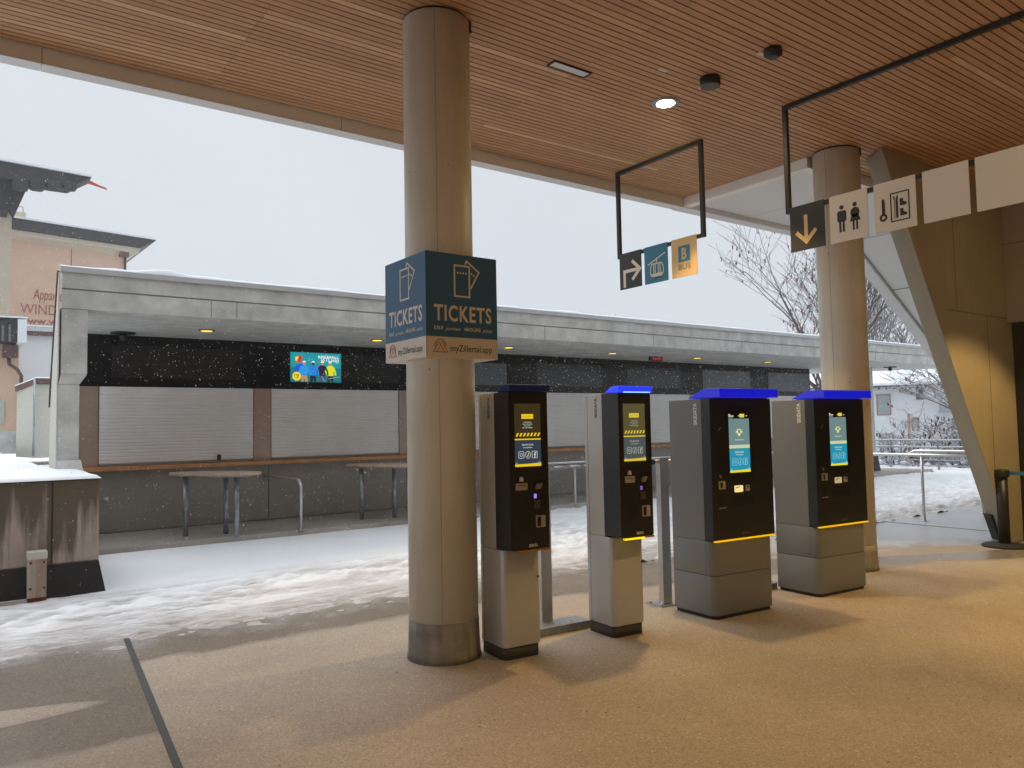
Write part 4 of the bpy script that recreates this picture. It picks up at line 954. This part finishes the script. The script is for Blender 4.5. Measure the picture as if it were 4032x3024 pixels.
    b = MB(); fpoly(b, F, [(.35, 1.488), (.376, 1.488), (.383, 1.515), (.395, 1.52), (.395, 1.53), (.385, 1.53), (.385, 1.545), (.341, 1.545), (.341, 1.53), (.331, 1.53), (.331, 1.52), (.343, 1.515)], 0, .003); fpoly(b, F, circ(.330, 1.520, .008, n=8), 0, .003); fpoly(b, F, circ(.396, 1.520, .008, n=8), 0, .003); part('hand_symbol', b, em('hand_symbol', 218, 220, 160), bz, world=False)
    b = MB(); frect(b, F, .352, 1.512, .374, 1.538, 0, .004); part('symbol_inner', b, em('symbol_inner', 100, 120, 120), bz, world=False)
    b = MB(); frect(b, F, .06, 1.195, .205, 1.515, 0, .0006); part('recess', b, MT['recess'], t, world=False)
    b = MB(); frect(b, F, .10, 1.055, .178, 1.12, 0, .008); rd = part('card_reader', b, plain('reader', (.34, .29, .22), .4), t, world=False)
    b = MB(); fpoly(b, F, [(.118, 1.062), (.14, 1.066), (.142, 1.108), (.115, 1.108)], 0, .009); part('reader_opening', b, MT['recess'], rd, world=False)
    b = MB(); fpoly(b, F, rrect(.288, 1.02, .385, 1.075, .008), 0, .006); rl = part('lit_window', b, em('lit_window', 250, 225, 150) if d else em('lit_window2', 190, 165, 120), t, world=False)
    b = MB(); fstroke(b, F, [(.295, 1.055), (.32, 1.06), (.345, 1.063)], .006, d1=.007); part('window_scratch', b, plain('scratch', (.1, .08, .05), .5), rl, world=False)
    b = MB(); frect(b, F, .418, 1.025, .465, 1.073, 0, .008); cd = part('card_tab', b, MT['card'], t, world=False)
    b = MB(); frect(b, F, .428, 1.053, .456, 1.067, 0, .009); part('tab_mark', b, MT['redbrown'], cd, world=False)
    b = MB(); frect(b, F, .25, .905, .512, .99, 0, .0008); part('tray_opening', b, MT['recess'], t, world=False)
    b = MB(); frect(b, F, .112, .92, .155, 1.02, 0, .0008); part('coin_opening', b, MT['recess'], t, world=False)
    b = MB(); frect(b, F, .098, .893, .14, .905, 0, .002); frect(b, F, .146, .895, .183, .907, 0, .002); fpoly(b, F, [(.12, 1.535), (.135, 1.535), (.138, 1.55), (.152, 1.553), (.152, 1.562), (.135, 1.56), (.132, 1.545), (.12, 1.543)], 0, .002); frect(b, F, .115, 1.155, .133, 1.172, 0, .002); frect(b, F, .128, 1.143, .14, 1.158, 0, .002); part('small_symbols', b, plain('dim_symbol', (.22, .2, .17), .5), t, world=False)
    b = MB(); ftext(b, F, 'SKIDATA', .362, .668, .445, .688, bold=.03, d1=.002); part('maker_lettering', b, plain('dim_lettering', (.14, .125, .11), .5), t, world=False)
    b = MB(); Fv = Frame((-.0006, .132, 1.595), (0, 0, 1), (0, 1, 0)); ftext(b, Fv, 'SKIDATA', -.01, 0, .175, .042, bold=.05, d1=.001); part('side_lettering', b, MT['ltext'], t, world=False)
    b2 = MB(); b2.tube([(W_, .40, 1.27), (W_+.045, .40, 1.27)], .014, 10); part('end_cap', b2, MT['rubber'], t, world=False)
    return t
narrow(3.072, 4.385, 'first narrow ticket machine beside the thick column with dark blue unlit lid', MT['lid_off'], (MT['oranstrip'], None), MT['kiosk_silver'], False, False)
narrow(4.032, 4.318, 'second narrow ticket machine with glowing bright blue lid', MT['lid_on'], (MT['oranstrip'], MT['yelhot']), MT['kiosk_silver'], True, True)
wide(5.02, 4.175, 'wide grey ticket machine with blue lid in front of the shutters', True)
wide(6.375, 4.10, 'wide grey ticket machine with blue lid in front of the far round column', False)

# guard frames behind the machines
def guard(px, py, x1, label, tube):
    t = thing('guard_post', (px, py, 0), label, 'guard post', 'aluminium guard posts behind the ticket machines', ROT)
    b = MB(); b.box((-.05, -.03, .012), (.05, .03, 1.30)); part('post', b, MT['alu'], t, world=False, bevel=.003)
    b = MB(); b.box((-.12, -.08, 0), (.1, .13, .012)); bp = part('base_plate', b, MT['alu'], t, world=False)
    for (x, y) in ((-.09, -.05), (-.09, .1), (.07, .1)):
        b = MB(); b.lathe((x, y, .012), [(.011, 0), (.011, .012), (.006, .012), (.006, .035)], 8); part('bolt', b, MT['galv'], bp, world=False)
    if tube:
        b = MB(); b.tube([(-.10, .0, 1.262), (x1, .0, 1.262)], .018, 12); part('rail', b, MT['steel'], t, world=False)
        b = MB(); b.tube([(-.112, 0, 1.262), (-.095, 0, 1.262)], .021, 12); part('rail_cap', b, MT['rubber'], t, world=False)
guard(3.83, 4.88, .6, 'aluminium post between the two narrow ticket machines', False)
guard(5.15, 4.83, .75, 'aluminium post left of the first wide ticket machine', True)
guard(6.30, 4.80, .8, 'aluminium post between the two wide ticket machines', False)
def channel(x0, x1, y, label):
    t = thing('cable_channel', (x0, y, 0), label, 'cable channel', 'chequered metal cable channels on the floor', ROT)
    Ln = x1-x0; b = MB(); b.box((0, 0, 0), (Ln, .20, .062)); part('channel_box', b, MT['galv'], t, world=False, bevel=.004)
    b = MB(); n = int(Ln/.058)
    F = Frame((0, 0, .0622), (1, 0, 0), (0, 1, 0))
    for i in range(n):
        for j in range(3):
            x = .02+i*.058+(.029 if j % 2 else 0); y_ = .025+j*.06
            if x < Ln-.04: fpoly(b, F, [(x, y_), (x+.036, y_), (x+.018, y_+.03)], 0, .001)
    part('tread_marks', b, MT['paneldark'], t, world=False)
channel(3.40, 4.12, 4.72, 'perforated metal cable channel between the two narrow ticket machines')
channel(5.80, 6.42, 4.62, 'perforated metal cable channel between the two wide ticket machines')

# retractable belt post
t = thing('queue_barrier_post', (10.6, 4.25, 0), 'black belt barrier post with blue belt beside the doorway', 'barrier post')
b = MB(); b.lathe((10.6, 4.25, 0), [(.25, 0), (.255, .015), (.22, .035), (.08, .045)], 40); part('base', b, MT['rubber'], t)
b = MB(); b.lathe((10.6, 4.25, .038), [(.066, 0), (.066, .84)], 24); part('pole', b, MT['frame'], t)
b = MB(); b.lathe((10.6, 4.25, .86), [(.078, 0), (.088, .006), (.088, .085), (.078, .093)], 24); b.box((10.53, 4.20, .885), (10.55, 4.30, .925)); part('head', b, MT['frame'], t)
b = MB(); b.box((10.64, 4.20, .885), (10.66, 1.8, .932)); part('belt', b, MT['belt'], t)

# ------------------------------------------------------------ railings on the right
def rail(pts, posts, r, label, group=None, z=1.03):
    t = thing('steel_railing', (posts[0][0], posts[0][1], 0), label, 'railing', group)
    b = MB(); b.tube(pts, r, 14); part('handrail', b, MT['steel'], t)
    for (x, y) in posts:
        b = MB(); b.tube([(x, y, .0), (x, y, z-.01)], .022, 12); part('post', b, MT['steel'], t)
        b = MB(); b.lathe((x, y, 0), [(.06, .003), (.055, .01)], 20); part('floor_flange', b, MT['steel'], t)
    return t
rail([(12.2, 11.0, 1.03), (12.38, 7.9, 1.03), (12.39, 6.1, 1.03), (12.38, 3.6, 1.03)], [(12.39, 6.1)], .026, 'near stainless railing crossing the gap between machines and leaning wall')
rail([(14.0, 7.25, .85), (14.0, 7.12, .98), (14.0, 7.0, 1.03), (14.05, 5.94, 1.03), (14.05, 3.9, 1.03)], [(14.05, 5.94)], .026, 'second stainless railing with a bent end behind the near one')
t = thing('terrace_fence', (24.5, 11, 0), 'horizontal bar steel fence with snow on its rails at the edge', 'fence')
b = MB()
for z in (.93, .72, .46, .33, .16): b.tube([(24.5, 8.3, z), (24.5, 13.9, z)], .018, 8)
part('rails', b, MT['galv'], t)
b = MB()
for z in (.95, .74, .48): b.tube([(24.5, 8.3, z+.012), (24.5, 13.9, z+.012)], .016, 6)
part('rail_snow', b, MT['snowcap'], t)
for y in (8.5, 10.0, 11.55, 13.05):
    b = MB(); b.box((24.48, y-.025, 0), (24.53, y+.025, .96)); part('post', b, MT['galv'], t)

# ------------------------------------------------------------ houses on the left
def bx(name, t, m, a, c, bev=0): b = MB(); b.box(a, c); return part(name, b, m, t, bevel=bev)
t = thing('guest_house', (4.8, 45, 1.2), 'peach rendered guest house with red lettering and dark flat eaves', 'house')
bx('wall', t, MT['peach'], (1.9, 45, 1.1), (7.36, 58, 11.4))
b = MB(); b.prism([(1.0, 44.5, 11.82), (8.0, 44.5, 11.52), (8.0, 59, 12.2), (1.0, 59, 12.5)], [(1.0, 44.5, 12.36), (8.75, 44.5, 12.02), (8.68, 59, 12.6), (1.0, 59, 12.9)]); rf = part('roof', b, MT['darkwood'], t)
b = MB(); b.prism([(1.0, 44.6, 11.55), (7.9, 44.6, 11.28), (7.4, 45, 11.0), (1.0, 45, 11.4)], [(1.0, 44.6, 11.81), (8.0, 44.6, 11.51), (8.0, 58, 12.1), (1.0, 58, 12.4)]); part('eaves_soffit', b, MT['peach2'], t)
b = MB(); b.prism([(1.0, 44.46, 12.365), (8.70, 44.46, 12.025), (8.6, 59, 12.6), (1.0, 59, 12.9)], [(1.0, 44.46, 12.46), (8.60, 44.46, 12.11), (8.6, 59, 12.7), (1.0, 59, 13.0)]); part('roof_snow', b, MT['snowcap'], t)
b = MB(); b.tube([(7.30, 44.93, 1.2), (7.30, 44.93, 11.0)], .06, 8); b.box((7.0, 44.7, 11.0), (7.45, 44.99, 11.35)); part('downpipe', b, MT['redbrown'], t)
b = MB(); b.box((4.78, 44.985, 8), (4.81, 44.999, 11.5)); part('render_joint', b, MT['redbrown'], t)
b = MB(); b.box((1.5, 46, 12.2), (2.85, 47, 13.0)); b.tube([(2.3, 46.5, 13.0), (2.3, 46.5, 13.4), (2.75, 46.5, 13.4), (2.75, 46.5, 13.0)], .04, 6); part('chimney', b, MT['peach2'], t)
F = Frame((0, 44.99, 0), (1, 0, 0), (0, 0, 1)); b = MB(); letters = plain('faded_red_paint', (.32, .09, .08), .8)
ftext(b, F, 'Appartement', 3.14, 8.25, 5.3, 8.95, shear=.25, d1=.01)
ftext(b, F, 'WINDAU', 2.62, 7.66, 4.95, 8.17, bold=-.008, d1=.01)
for i in range(1): ftext(b, F, 'www.windau.at', 2.55, 7.16, 5.9, 7.5, bold=.01, d1=.01)
part('wall_lettering', b, letters, t)

t = thing('tall_house', (-2, 34, 1.2), 'tall beige house at the left edge with deep dark timber roof overhang', 'house')
bx('wall', t, MT['peach2'], (-8, 34, 1.1), (1.66, 43, 10.95))
b = MB(); b.prism([(-8, 32.6, 10.85), (3.4, 32.6, 10.85), (4.1, 32.6, 11.35), (-8, 32.6, 11.75)], [(-8, 33.5, 10.85), (3.4, 33.5, 10.85), (4.1, 33.5, 11.35), (-8, 33.5, 11.75)]); b.prism([(-8, 33.5, 10.95), (1.7, 33.5, 10.95), (1.7, 33.5, 11.6), (-8, 33.5, 11.75)], [(-8, 43, 10.95), (1.7, 43, 10.95), (1.7, 43, 11.6), (-8, 43, 11.75)]); part('roof', b, MT['darkwood'], t)
b = MB()
for i, x in enumerate((1.6, 2.1, 2.65, 3.15)): b.box((x, 32.5, 10.50+.09*i), (x+.50, 33.0, 10.95+.04*i))
part('rafter_ends', b, MT['darkwood'], t, bevel=.12)
b = MB(); b.prism([(-8, 32.5, 11.75), (4.12, 32.5, 11.36), (4.12, 32.5, 11.44), (-8, 32.5, 11.86)], [(-8, 33.6, 11.75), (4.12, 33.6, 11.36), (4.12, 33.6, 11.44), (-8, 33.6, 11.86)]); part('roof_snow', b, MT['snowcap'], t)
b = MB(); b.prism([(4.0, 33, 11.30), (4.68, 33, 11.15), (4.45, 33, 11.21), (4.1, 33, 11.35)], [(4.0, 33.2, 11.28), (4.72, 33.2, 11.13), (4.5, 33.2, 11.22), (4.1, 33.2, 11.38)]); part('red_gutter', b, MT['redpaint'], t)
b = MB(); b.prism([(1.67, 33.2, 9.6), (2.1, 33.2, 10.84), (1.3, 33.2, 10.84), (1.3, 33.2, 10.2)], [(1.67, 33.5, 9.6), (2.1, 33.5, 10.84), (1.3, 33.5, 10.84), (1.3, 33.5, 10.2)]); b.box((1.25, 33.1, 9.75), (1.5, 33.99, 10.84)); part('bracket', b, MT['darkwood'], t)

t = thing('peach_annex', (-1, 26, 1.2), 'low peach annex with slatted dark canopy and brown downpipe at the left edge', 'house')
bx('wall', t, MT['peach'], (-9, 26, 1.1), (1.5, 31, 4.25)); bx('socle', t, MT['conc'], (-9, 25.97, 1.1), (1.505, 25.995, 1.75))
b = MB(); b.prism([(-3, 25.2, 4.2), (1.4, 25.2, 4.2), (1.4, 25.2, 4.85), (-.1, 25.2, 4.55), (-3, 25.2, 4.3)], [(-3, 27, 4.2), (1.4, 27, 4.2), (1.4, 27, 4.85), (-.1, 27, 4.55), (-3, 27, 4.3)]); part('slatted_canopy', b, MT['darkwood'], t)
b = MB(); b.box((1.41, 25.1, 4.18), (1.62, 27, 4.82)); part('canopy_cheek', b, MT['white_render'], t)
b = MB()
for x in [-.4+.16*i for i in range(11)]: b.box((x, 25.17, 4.2), (x+.06, 25.195, 4.52+.17*max(0, (x+.1)/1.5)))
part('canopy_slats', b, plain('grey_slats', (.14, .13, .12), .8), t)
b = MB(); b.box((-3, 25.15, 4.86), (1.64, 27, 4.9)); part('canopy_snow', b, MT['snowcap'], t)
b = MB(); b.box((1.10, 25.6, 3.80), (1.45, 25.95, 4.15)); b.tube([(1.24, 25.8, 3.82), (1.26, 25.8, 3.62), (1.45, 25.8, 3.48), (1.55, 25.8, 3.3), (1.56, 25.8, 1.2)], .05, 10); part('downpipe', b, MT['redbrown'], t)
b = MB(); b.box((.86, 25.9, 1.95), (1.16, 25.965, 2.62)); q = part('meter_cabinet', b, plain('pale_green_cabinet', (.40, .43, .38), .5), t)

t = thing('white_garage', (3, 28, 1.2), 'white rendered flat building with snow parapet behind the ticket office', 'garage')
bx('wall', t, MT['white_render'], (1.45, 28, 1.1), (6, 34, 4.73)); bx('dark_gutter', t, MT['redbrown'], (1.5, 27.85, 4.70), (6, 27.99, 4.83)); bx('parapet', t, MT['white_render'], (1.5, 27.9, 4.835), (6, 34, 4.97)); bx('snow', t, MT['snowcap'], (1.5, 27.85, 4.972), (6, 34, 5.02))
t = thing('garden_wall', (1.5, 21, 1.2), 'low cream garden wall with brown coping and grey pipe', 'wall')
b = MB(); b.prism([(1.24, 22, 1.1), (1.50, 20.2, 1.1), (2.2, 20.2, 1.1), (2.2, 22.3, 1.1)], [(1.24, 22, 2.68), (1.50, 20.2, 2.75), (2.2, 20.2, 2.75), (2.2, 22.3, 2.7)]); part('wall_body', b, MT['creamwall'], t)
b = MB(); b.prism([(1.2, 21.98, 2.66), (1.5, 20.13, 2.76), (2.2, 20.13, 2.76), (2.2, 22.4, 2.76)], [(1.2, 21.98, 2.79), (1.5, 20.13, 2.88), (2.2, 20.13, 2.88), (2.2, 22.4, 2.88)]); part('coping', b, MT['redbrown'], t)
b = MB(); b.prism([(1.19, 21.98, 2.791), (1.49, 20.12, 2.881), (2.2, 20.12, 2.881), (2.2, 22.4, 2.881)], [(1.2, 21.98, 2.82), (1.5, 20.14, 2.91), (2.2, 20.14, 2.91), (2.2, 22.4, 2.91)]); part('coping_snow', b, MT['snowcap'], t)
b = MB(); b.tube([(1.46, 20.12, 1.15), (1.46, 20.12, 2.85)], .022, 8); part('pipe', b, MT['galv'], t)

# ------------------------------------------------------------ white house on the right
ang = R(118.2); DU = Vector((-math.cos(ang), -math.sin(ang), 0)); NR = Vector((DU.y, -DU.x, 0))
K = 1.4; HO = Vector((40.1*K, 20.4*K, 0)); HZ = lambda z: 1.6+(z-1.6)*K
if NR.dot(Vector((-1, -.5, 0))) < 0: NR = -NR
def HP(u, z, d=0): return HO+DU*(u*K)+NR*d+Vector((0, 0, HZ(z)))
def hb(b, u0, u1, z0, z1, d0, d1): b.prism([HP(u0, z0, d0), HP(u1, z0, d0), HP(u1, z1, d0), HP(u0, z1, d0)], [HP(u0, z0, d1), HP(u1, z0, d1), HP(u1, z1, d1), HP(u0, z1, d1)])
t = thing('white_house', HP(0, -1.5), 'white house with snow covered pitched roof and brown framed windows', 'house')
b = MB(); hb(b, -6, 4.2, -2.2, 3.3, -9, 0); part('wall', b, MT['white_render'], t)
b = MB(); b.prism([HP(-6.4, 3.28, 1.1), HP(4.6, 3.28, 1.1), HP(4.6, 4.55, -5), HP(-6.4, 4.55, -5)], [HP(-6.4, 3.36, 1.1), HP(4.6, 3.36, 1.1), HP(4.6, 4.68, -5), HP(-6.4, 4.68, -5)]); part('roof', b, MT['darkwood'], t)
b = MB(); b.prism([HP(-6.4, 3.37, 1.05), HP(4.6, 3.37, 1.05), HP(4.6, 4.69, -5), HP(-6.4, 4.69, -5)], [HP(-6.4, 3.50, 1.0), HP(4.6, 3.50, 1.0), HP(4.6, 4.85, -5), HP(-6.4, 4.85, -5)]); part('roof_snow', b, MT['snowcap'], t)
b = MB()
for i in range(15): hb(b, -2.0+i*.36, -1.93+i*.36, 3.17, 3.275, .02, 1.0)
part('rafters', b, MT['darkwood'], t)
for (u0, u1, z0, z1, m) in ((-1.39, -.71, 1.83, 2.93, 'pane'), (.47, .82, 2.59, 3.25, 'panedark'), (.21, .56, 1.0, 1.68, 'pane'), (-1.36, -.68, .1, .88, 'pane'), (-3.4, -2.7, 1.83, 2.93, 'pane'), (-3.4, -2.7, .1, .88, 'pane')):
    b = MB(); f = .05
    hb(b, u0, u1, z0, z0+f, .0, .06); hb(b, u0, u1, z1-f, z1, .0, .06); hb(b, u0, u0+f, z0+f, z1-f, .0, .06); hb(b, u1-f, u1, z0+f, z1-f, .0, .06)
    wf = part('window', b, MT['winframe'], t); b = MB(); hb(b, u0+f, u1-f, z0+f, z1-f, .002, .02); part('pane', b, MT[m], wf)
b = MB(); hb(b, -.26, .13, 1.15, 1.49, .01, .12); part('meter_box', b, plain('pale_grey_box', (.45, .46, .45), .6), t)
b = MB(); hb(b, 1.45, 2.3, 1.9, 2.0, .0, 1.2); hb(b, 1.45, 2.3, 2.0, 2.4, 1.1, 1.2); part('balcony', b, MT['galv'], t)
t = thing('wooden_pole', HP(-.06, -1, 9), 'plain brown wooden pole in front of the white house', 'pole')
b = MB(); o_ = HP(-.06, -2, 9); k_ = 1.6+(1.87-1.6)*K*.86; b.tube([(o_.x, o_.y, -3), (o_.x, o_.y, k_)], .09, 8); part('shaft', b, MT['winframe'], t)
t = thing('red_shed', HP(2.5, 0, 4), 'small red walled house with snowy roof behind the leaning wall', 'house')
b = MB(); hb(b, 2.12, 4.2, -1.5, 1.28, 2, 5); part('wall', b, plain('red_wall', (.30, .12, .10), .8), t)
b = MB(); hb(b, 2.0, 4.4, 1.285, 1.42, 1.6, 5.4); part('roof_snow', b, MT['snowcap'], t)

# ------------------------------------------------------------ trees and shrubs
def tree(name, base, label, cat, group, H, spread, trunk_r, seed, levels=5, nb=(7, 5, 4, 3), leaf=0, snowy=.5, trunk_h=.25, minr=.006, sides=5, lean=(0, 0), grav=0.0, up=.35, cards=False, bark='bark', twig=1.0):
    rnd = random.Random(seed); t = thing(name, base, label, cat, group)
    B = MB(); S = MB(); Lf = MB(); T = MB()
    def limb(p, d, ln, r, lev, mb):
        n = 5 if lev <= 1 else 4
        pts = [p]; rs = [r]; q = p.copy(); dd = d.copy()
        for i in range(n):
            dd = (dd+Vector((rnd.uniform(-1, 1), rnd.uniform(-1, 1), rnd.uniform(-.6, 1)*.8-grav))*(.16 if lev else .07)).normalized()
            q = q+dd*(ln/n); pts.append(q.copy()); rs.append(max(minr, r*(1-.62*(i+1)/n)))
        mb.tube(pts, rs, sides if lev < 3 else 3, cap=False)
        if snowy and r < .09:
            for i in range(n):
                a, c = pts[i], pts[i+1]
                if abs((c-a).normalized().z) < .82 and rnd.random() < snowy: S.tube([a+Vector((0, 0, rs[i]*.8)), c+Vector((0, 0, rs[i+1]*.8))], [max(.008, rs[i]*.85), max(.007, rs[i+1]*.85)], 3, cap=False)
        if lev >= levels-1:
            if leaf and rnd.random() < leaf:
                for _ in range(rnd.randint(1, 3)):
                    o = pts[rnd.randint(1, n)]; s = rnd.uniform(.04, .09); a = rnd.uniform(0, 6.28)
                    h = Vector((math.cos(a)*s*.4, math.sin(a)*s*.4, 0)); Lf.add([o-h, o+h, o+h*.6-Vector((0, 0, s*1.6)), o-h*.6-Vector((0, 0, s*1.4))], [(0, 1, 2, 3)])
            return
        k = nb[min(lev, len(nb)-1)]
        for j in range(k):
            f = rnd.uniform(.35, 1) if lev else rnd.uniform(trunk_h, 1); idx = min(n-1, int(f*n)); fr = f*n-idx
            o = pts[idx].lerp(pts[idx+1], fr); pd = (pts[idx+1]-pts[idx]).normalized()
            a = 2*math.pi*(j+rnd.random()*.7)/k; side = Vector((math.cos(a), math.sin(a), 0))
            nd = (pd*rnd.uniform(.5, 1.1)+side*rnd.uniform(.55, 1.1)*spread+Vector((0, 0, up*rnd.uniform(.2, 1)))).normalized()
            limb(o, nd, ln*rnd.uniform(.45, .72)*twig, max(minr, rs[idx]*rnd.uniform(.45, .65)), lev+1, B)
    b0 = Vector(base); limb(b0, Vector((lean[0], lean[1], 1)).normalized(), H*.62, trunk_r, 0, T)
    part('trunk', T, MT[bark], t); part('branches', B, MT[bark], t)
    if S.v: part('branch_snow', S, MT['snowcap'], t)
    if Lf.v: part('leaves', Lf, MT['leafred'], t)
    return t
tree('bare_tree', (27.2, 16.4, -1.7), 'large bare tree with dry red leaves behind the ticket office roof', 'tree', None, 10.8, .85, .18, 31, 5, (13, 6, 4, 4), leaf=.42, snowy=.35, trunk_h=.3, minr=.007, twig=1.0)
tree('snowy_tree', (31.5, 12.6, -2.6), 'snow laden tree leaning in front of the white house', 'tree', None, 7.4, 1.3, .16, 5, 5, (8, 5, 4, 4), leaf=.06, snowy=.8, trunk_h=.35, minr=.008, lean=(-.05, .08), up=.15)
tree('distant_tree', (63, 34.5, -3), 'small pale distant bare tree above the roof end', 'tree', None, 15.0, .8, .28, 21, 5, (10, 6, 5, 3), snowy=.0, trunk_h=.3, minr=.02, up=.5)
sh = [((25.9, 13.6, -.7), 2.5), ((26.3, 12.6, -.9), 2.3), ((26.0, 11.7, -.8), 2.9), ((26.4, 10.9, -1.0), 2.4), ((26.1, 10.1, -.9), 2.6), ((27.8, 13.4, -1.6), 3.9), ((27.9, 11.4, -1.7), 3.3)]
labs = ['leftmost snowy shrub directly behind the bar fence', 'second snowy shrub from the left behind the bar fence', 'snowy shrub behind the middle fence post', 'snowy shrub right of the middle fence post', 'snowy shrub behind the fence next to the leaning wall', 'tall thin snowy sapling in front of the left white house windows', 'tall snowy sapling in front of the white house meter box']
for i, (p, h) in enumerate(sh):
    tree('snowy_shrub', p, labs[i], 'shrub', 'snow covered shrubs behind the fence', h, 1.5, .05, 40+i, 4, (10, 6, 5), leaf=.25, snowy=.7, trunk_h=.02, minr=.007, sides=4, up=.3)
# snow bank of ground cover under the shrubs
b = MB(); rnd = random.Random(3)
for i in range(2600):
    x = rnd.uniform(25.2, 28.5); y = rnd.uniform(8.0, 15.0); z = -.35-(x-25.2)*.45+rnd.uniform(-.3, .75); s = rnd.uniform(.05, .14); a = rnd.uniform(0, 6.28)
    h = Vector((math.cos(a)*s, math.sin(a)*s, rnd.uniform(-.4, .4)*s)); k = Vector((-math.sin(a)*s*.5, math.cos(a)*s*.5, rnd.uniform(.2, 1)*s)); o = Vector((x, y, z)); b.cm = 0 if rnd.random() < .62 else 1
    b.add([o-h, o-k*.6, o+h, o+k], [(0, 1, 2, 3)])
o = part('undergrowth', b, [MT['snowcap'], MT['bark']]); tag(o, 'tangled snow dusted undergrowth below the shrubs', 'undergrowth', kind='stuff')
# conifer
t = thing('conifer', (44, 19.7, -3), 'snow dusted dark green conifer beside the white house', 'tree')
b = MB(); b.tube([(44, 19.7, -3), (44, 19.7, 1.6)], [.16, .03], 6); part('trunk', b, MT['bark'], t)
b = MB(); rnd = random.Random(9)
for i in range(2600):
    f = rnd.random()**.8; z = -2.4+4.3*(1-f); r = 1.35*f+.08; a = rnd.uniform(0, 6.28); rr = r*rnd.uniform(.5, 1)
    o_ = Vector((44+math.cos(a)*rr, 19.7+math.sin(a)*rr, z-rr*.25)); s = rnd.uniform(.07, .16); b.cm = 0 if rnd.random() < .6 else 1
    d_ = Vector((math.cos(a), math.sin(a), -.35))*s*1.6; k_ = Vector((-math.sin(a), math.cos(a), 0))*s*.5; b.add([o_-k_, o_+d_, o_+k_, o_-d_*.4+Vector((0, 0, s*.3))], [(0, 1, 2, 3)])
part('foliage', b, [MT['evergreen'], MT['snowcap']], t)

# ------------------------------------------------------------ falling snow
b = MB(); rnd = random.Random(77)
def flake(p, s):
    d = Vector((rnd.uniform(-.25, .25), rnd.uniform(-.25, .25), 1)).normalized()*s*rnd.uniform(1.0, 1.9); a = d.orthogonal().normalized()*s; c = d.cross(a).normalized()*s
    b.add([p+d, p-d, p+a, p-a, p+c, p-c], [(0, 2, 4), (0, 4, 3), (0, 3, 5), (0, 5, 2), (1, 4, 2), (1, 3, 4), (1, 5, 3), (1, 2, 5)], True)
for i in range(28000):
    y = rnd.uniform(7.1, 12.6); x = rnd.uniform(y*.05-1.2, y*1.75+4); z = rnd.uniform(.1, 4.6+y*.15)
    if z > 3.65*y/10.4-.0 and rnd.random() < .6: continue
    if y > 10.4 and z > 3.05 and z < 3.7: continue
    if x < 1.3 and z < 1.2 and y > 8.7: continue
    flake(Vector((x, y, z)), rnd.choice((.0018, .0022, .0026, .003, .0034, .0038, .0044, .0052)))
for i in range(7000):
    y = rnd.uniform(14.5, 32); x = rnd.uniform(-2, 30); z = rnd.uniform(3.9, 14)
    if x > 5 and rnd.random() < .5: continue
    flake(Vector((x, y, z)), rnd.uniform(.004, .009))
o = part('falling_snow', b, MT['flake']); tag(o, 'snowflakes falling outside the canopy', 'falling snow', kind='stuff')

# ------------------------------------------------------------ snowy air
b = MB(); b.box((-210, -70, -4.6), (410, 310, 14.5))
hm, hnt, hN, hL, hb_ = newmat('snowy_air'); hN.remove(hb_)
pv = hN.new('ShaderNodeVolumePrincipled'); pv.inputs['Color'].default_value = (.93, .95, 1, 1); pv.inputs['Density'].default_value = .0024; pv.inputs['Anisotropy'].default_value = .2
hL.new(pv.outputs[0], [k for k in hN if k.type == 'OUTPUT_MATERIAL'][0].inputs['Volume'])
o = part('haze', b, hm); tag(o, 'pale snowy air', 'haze', kind='stuff')
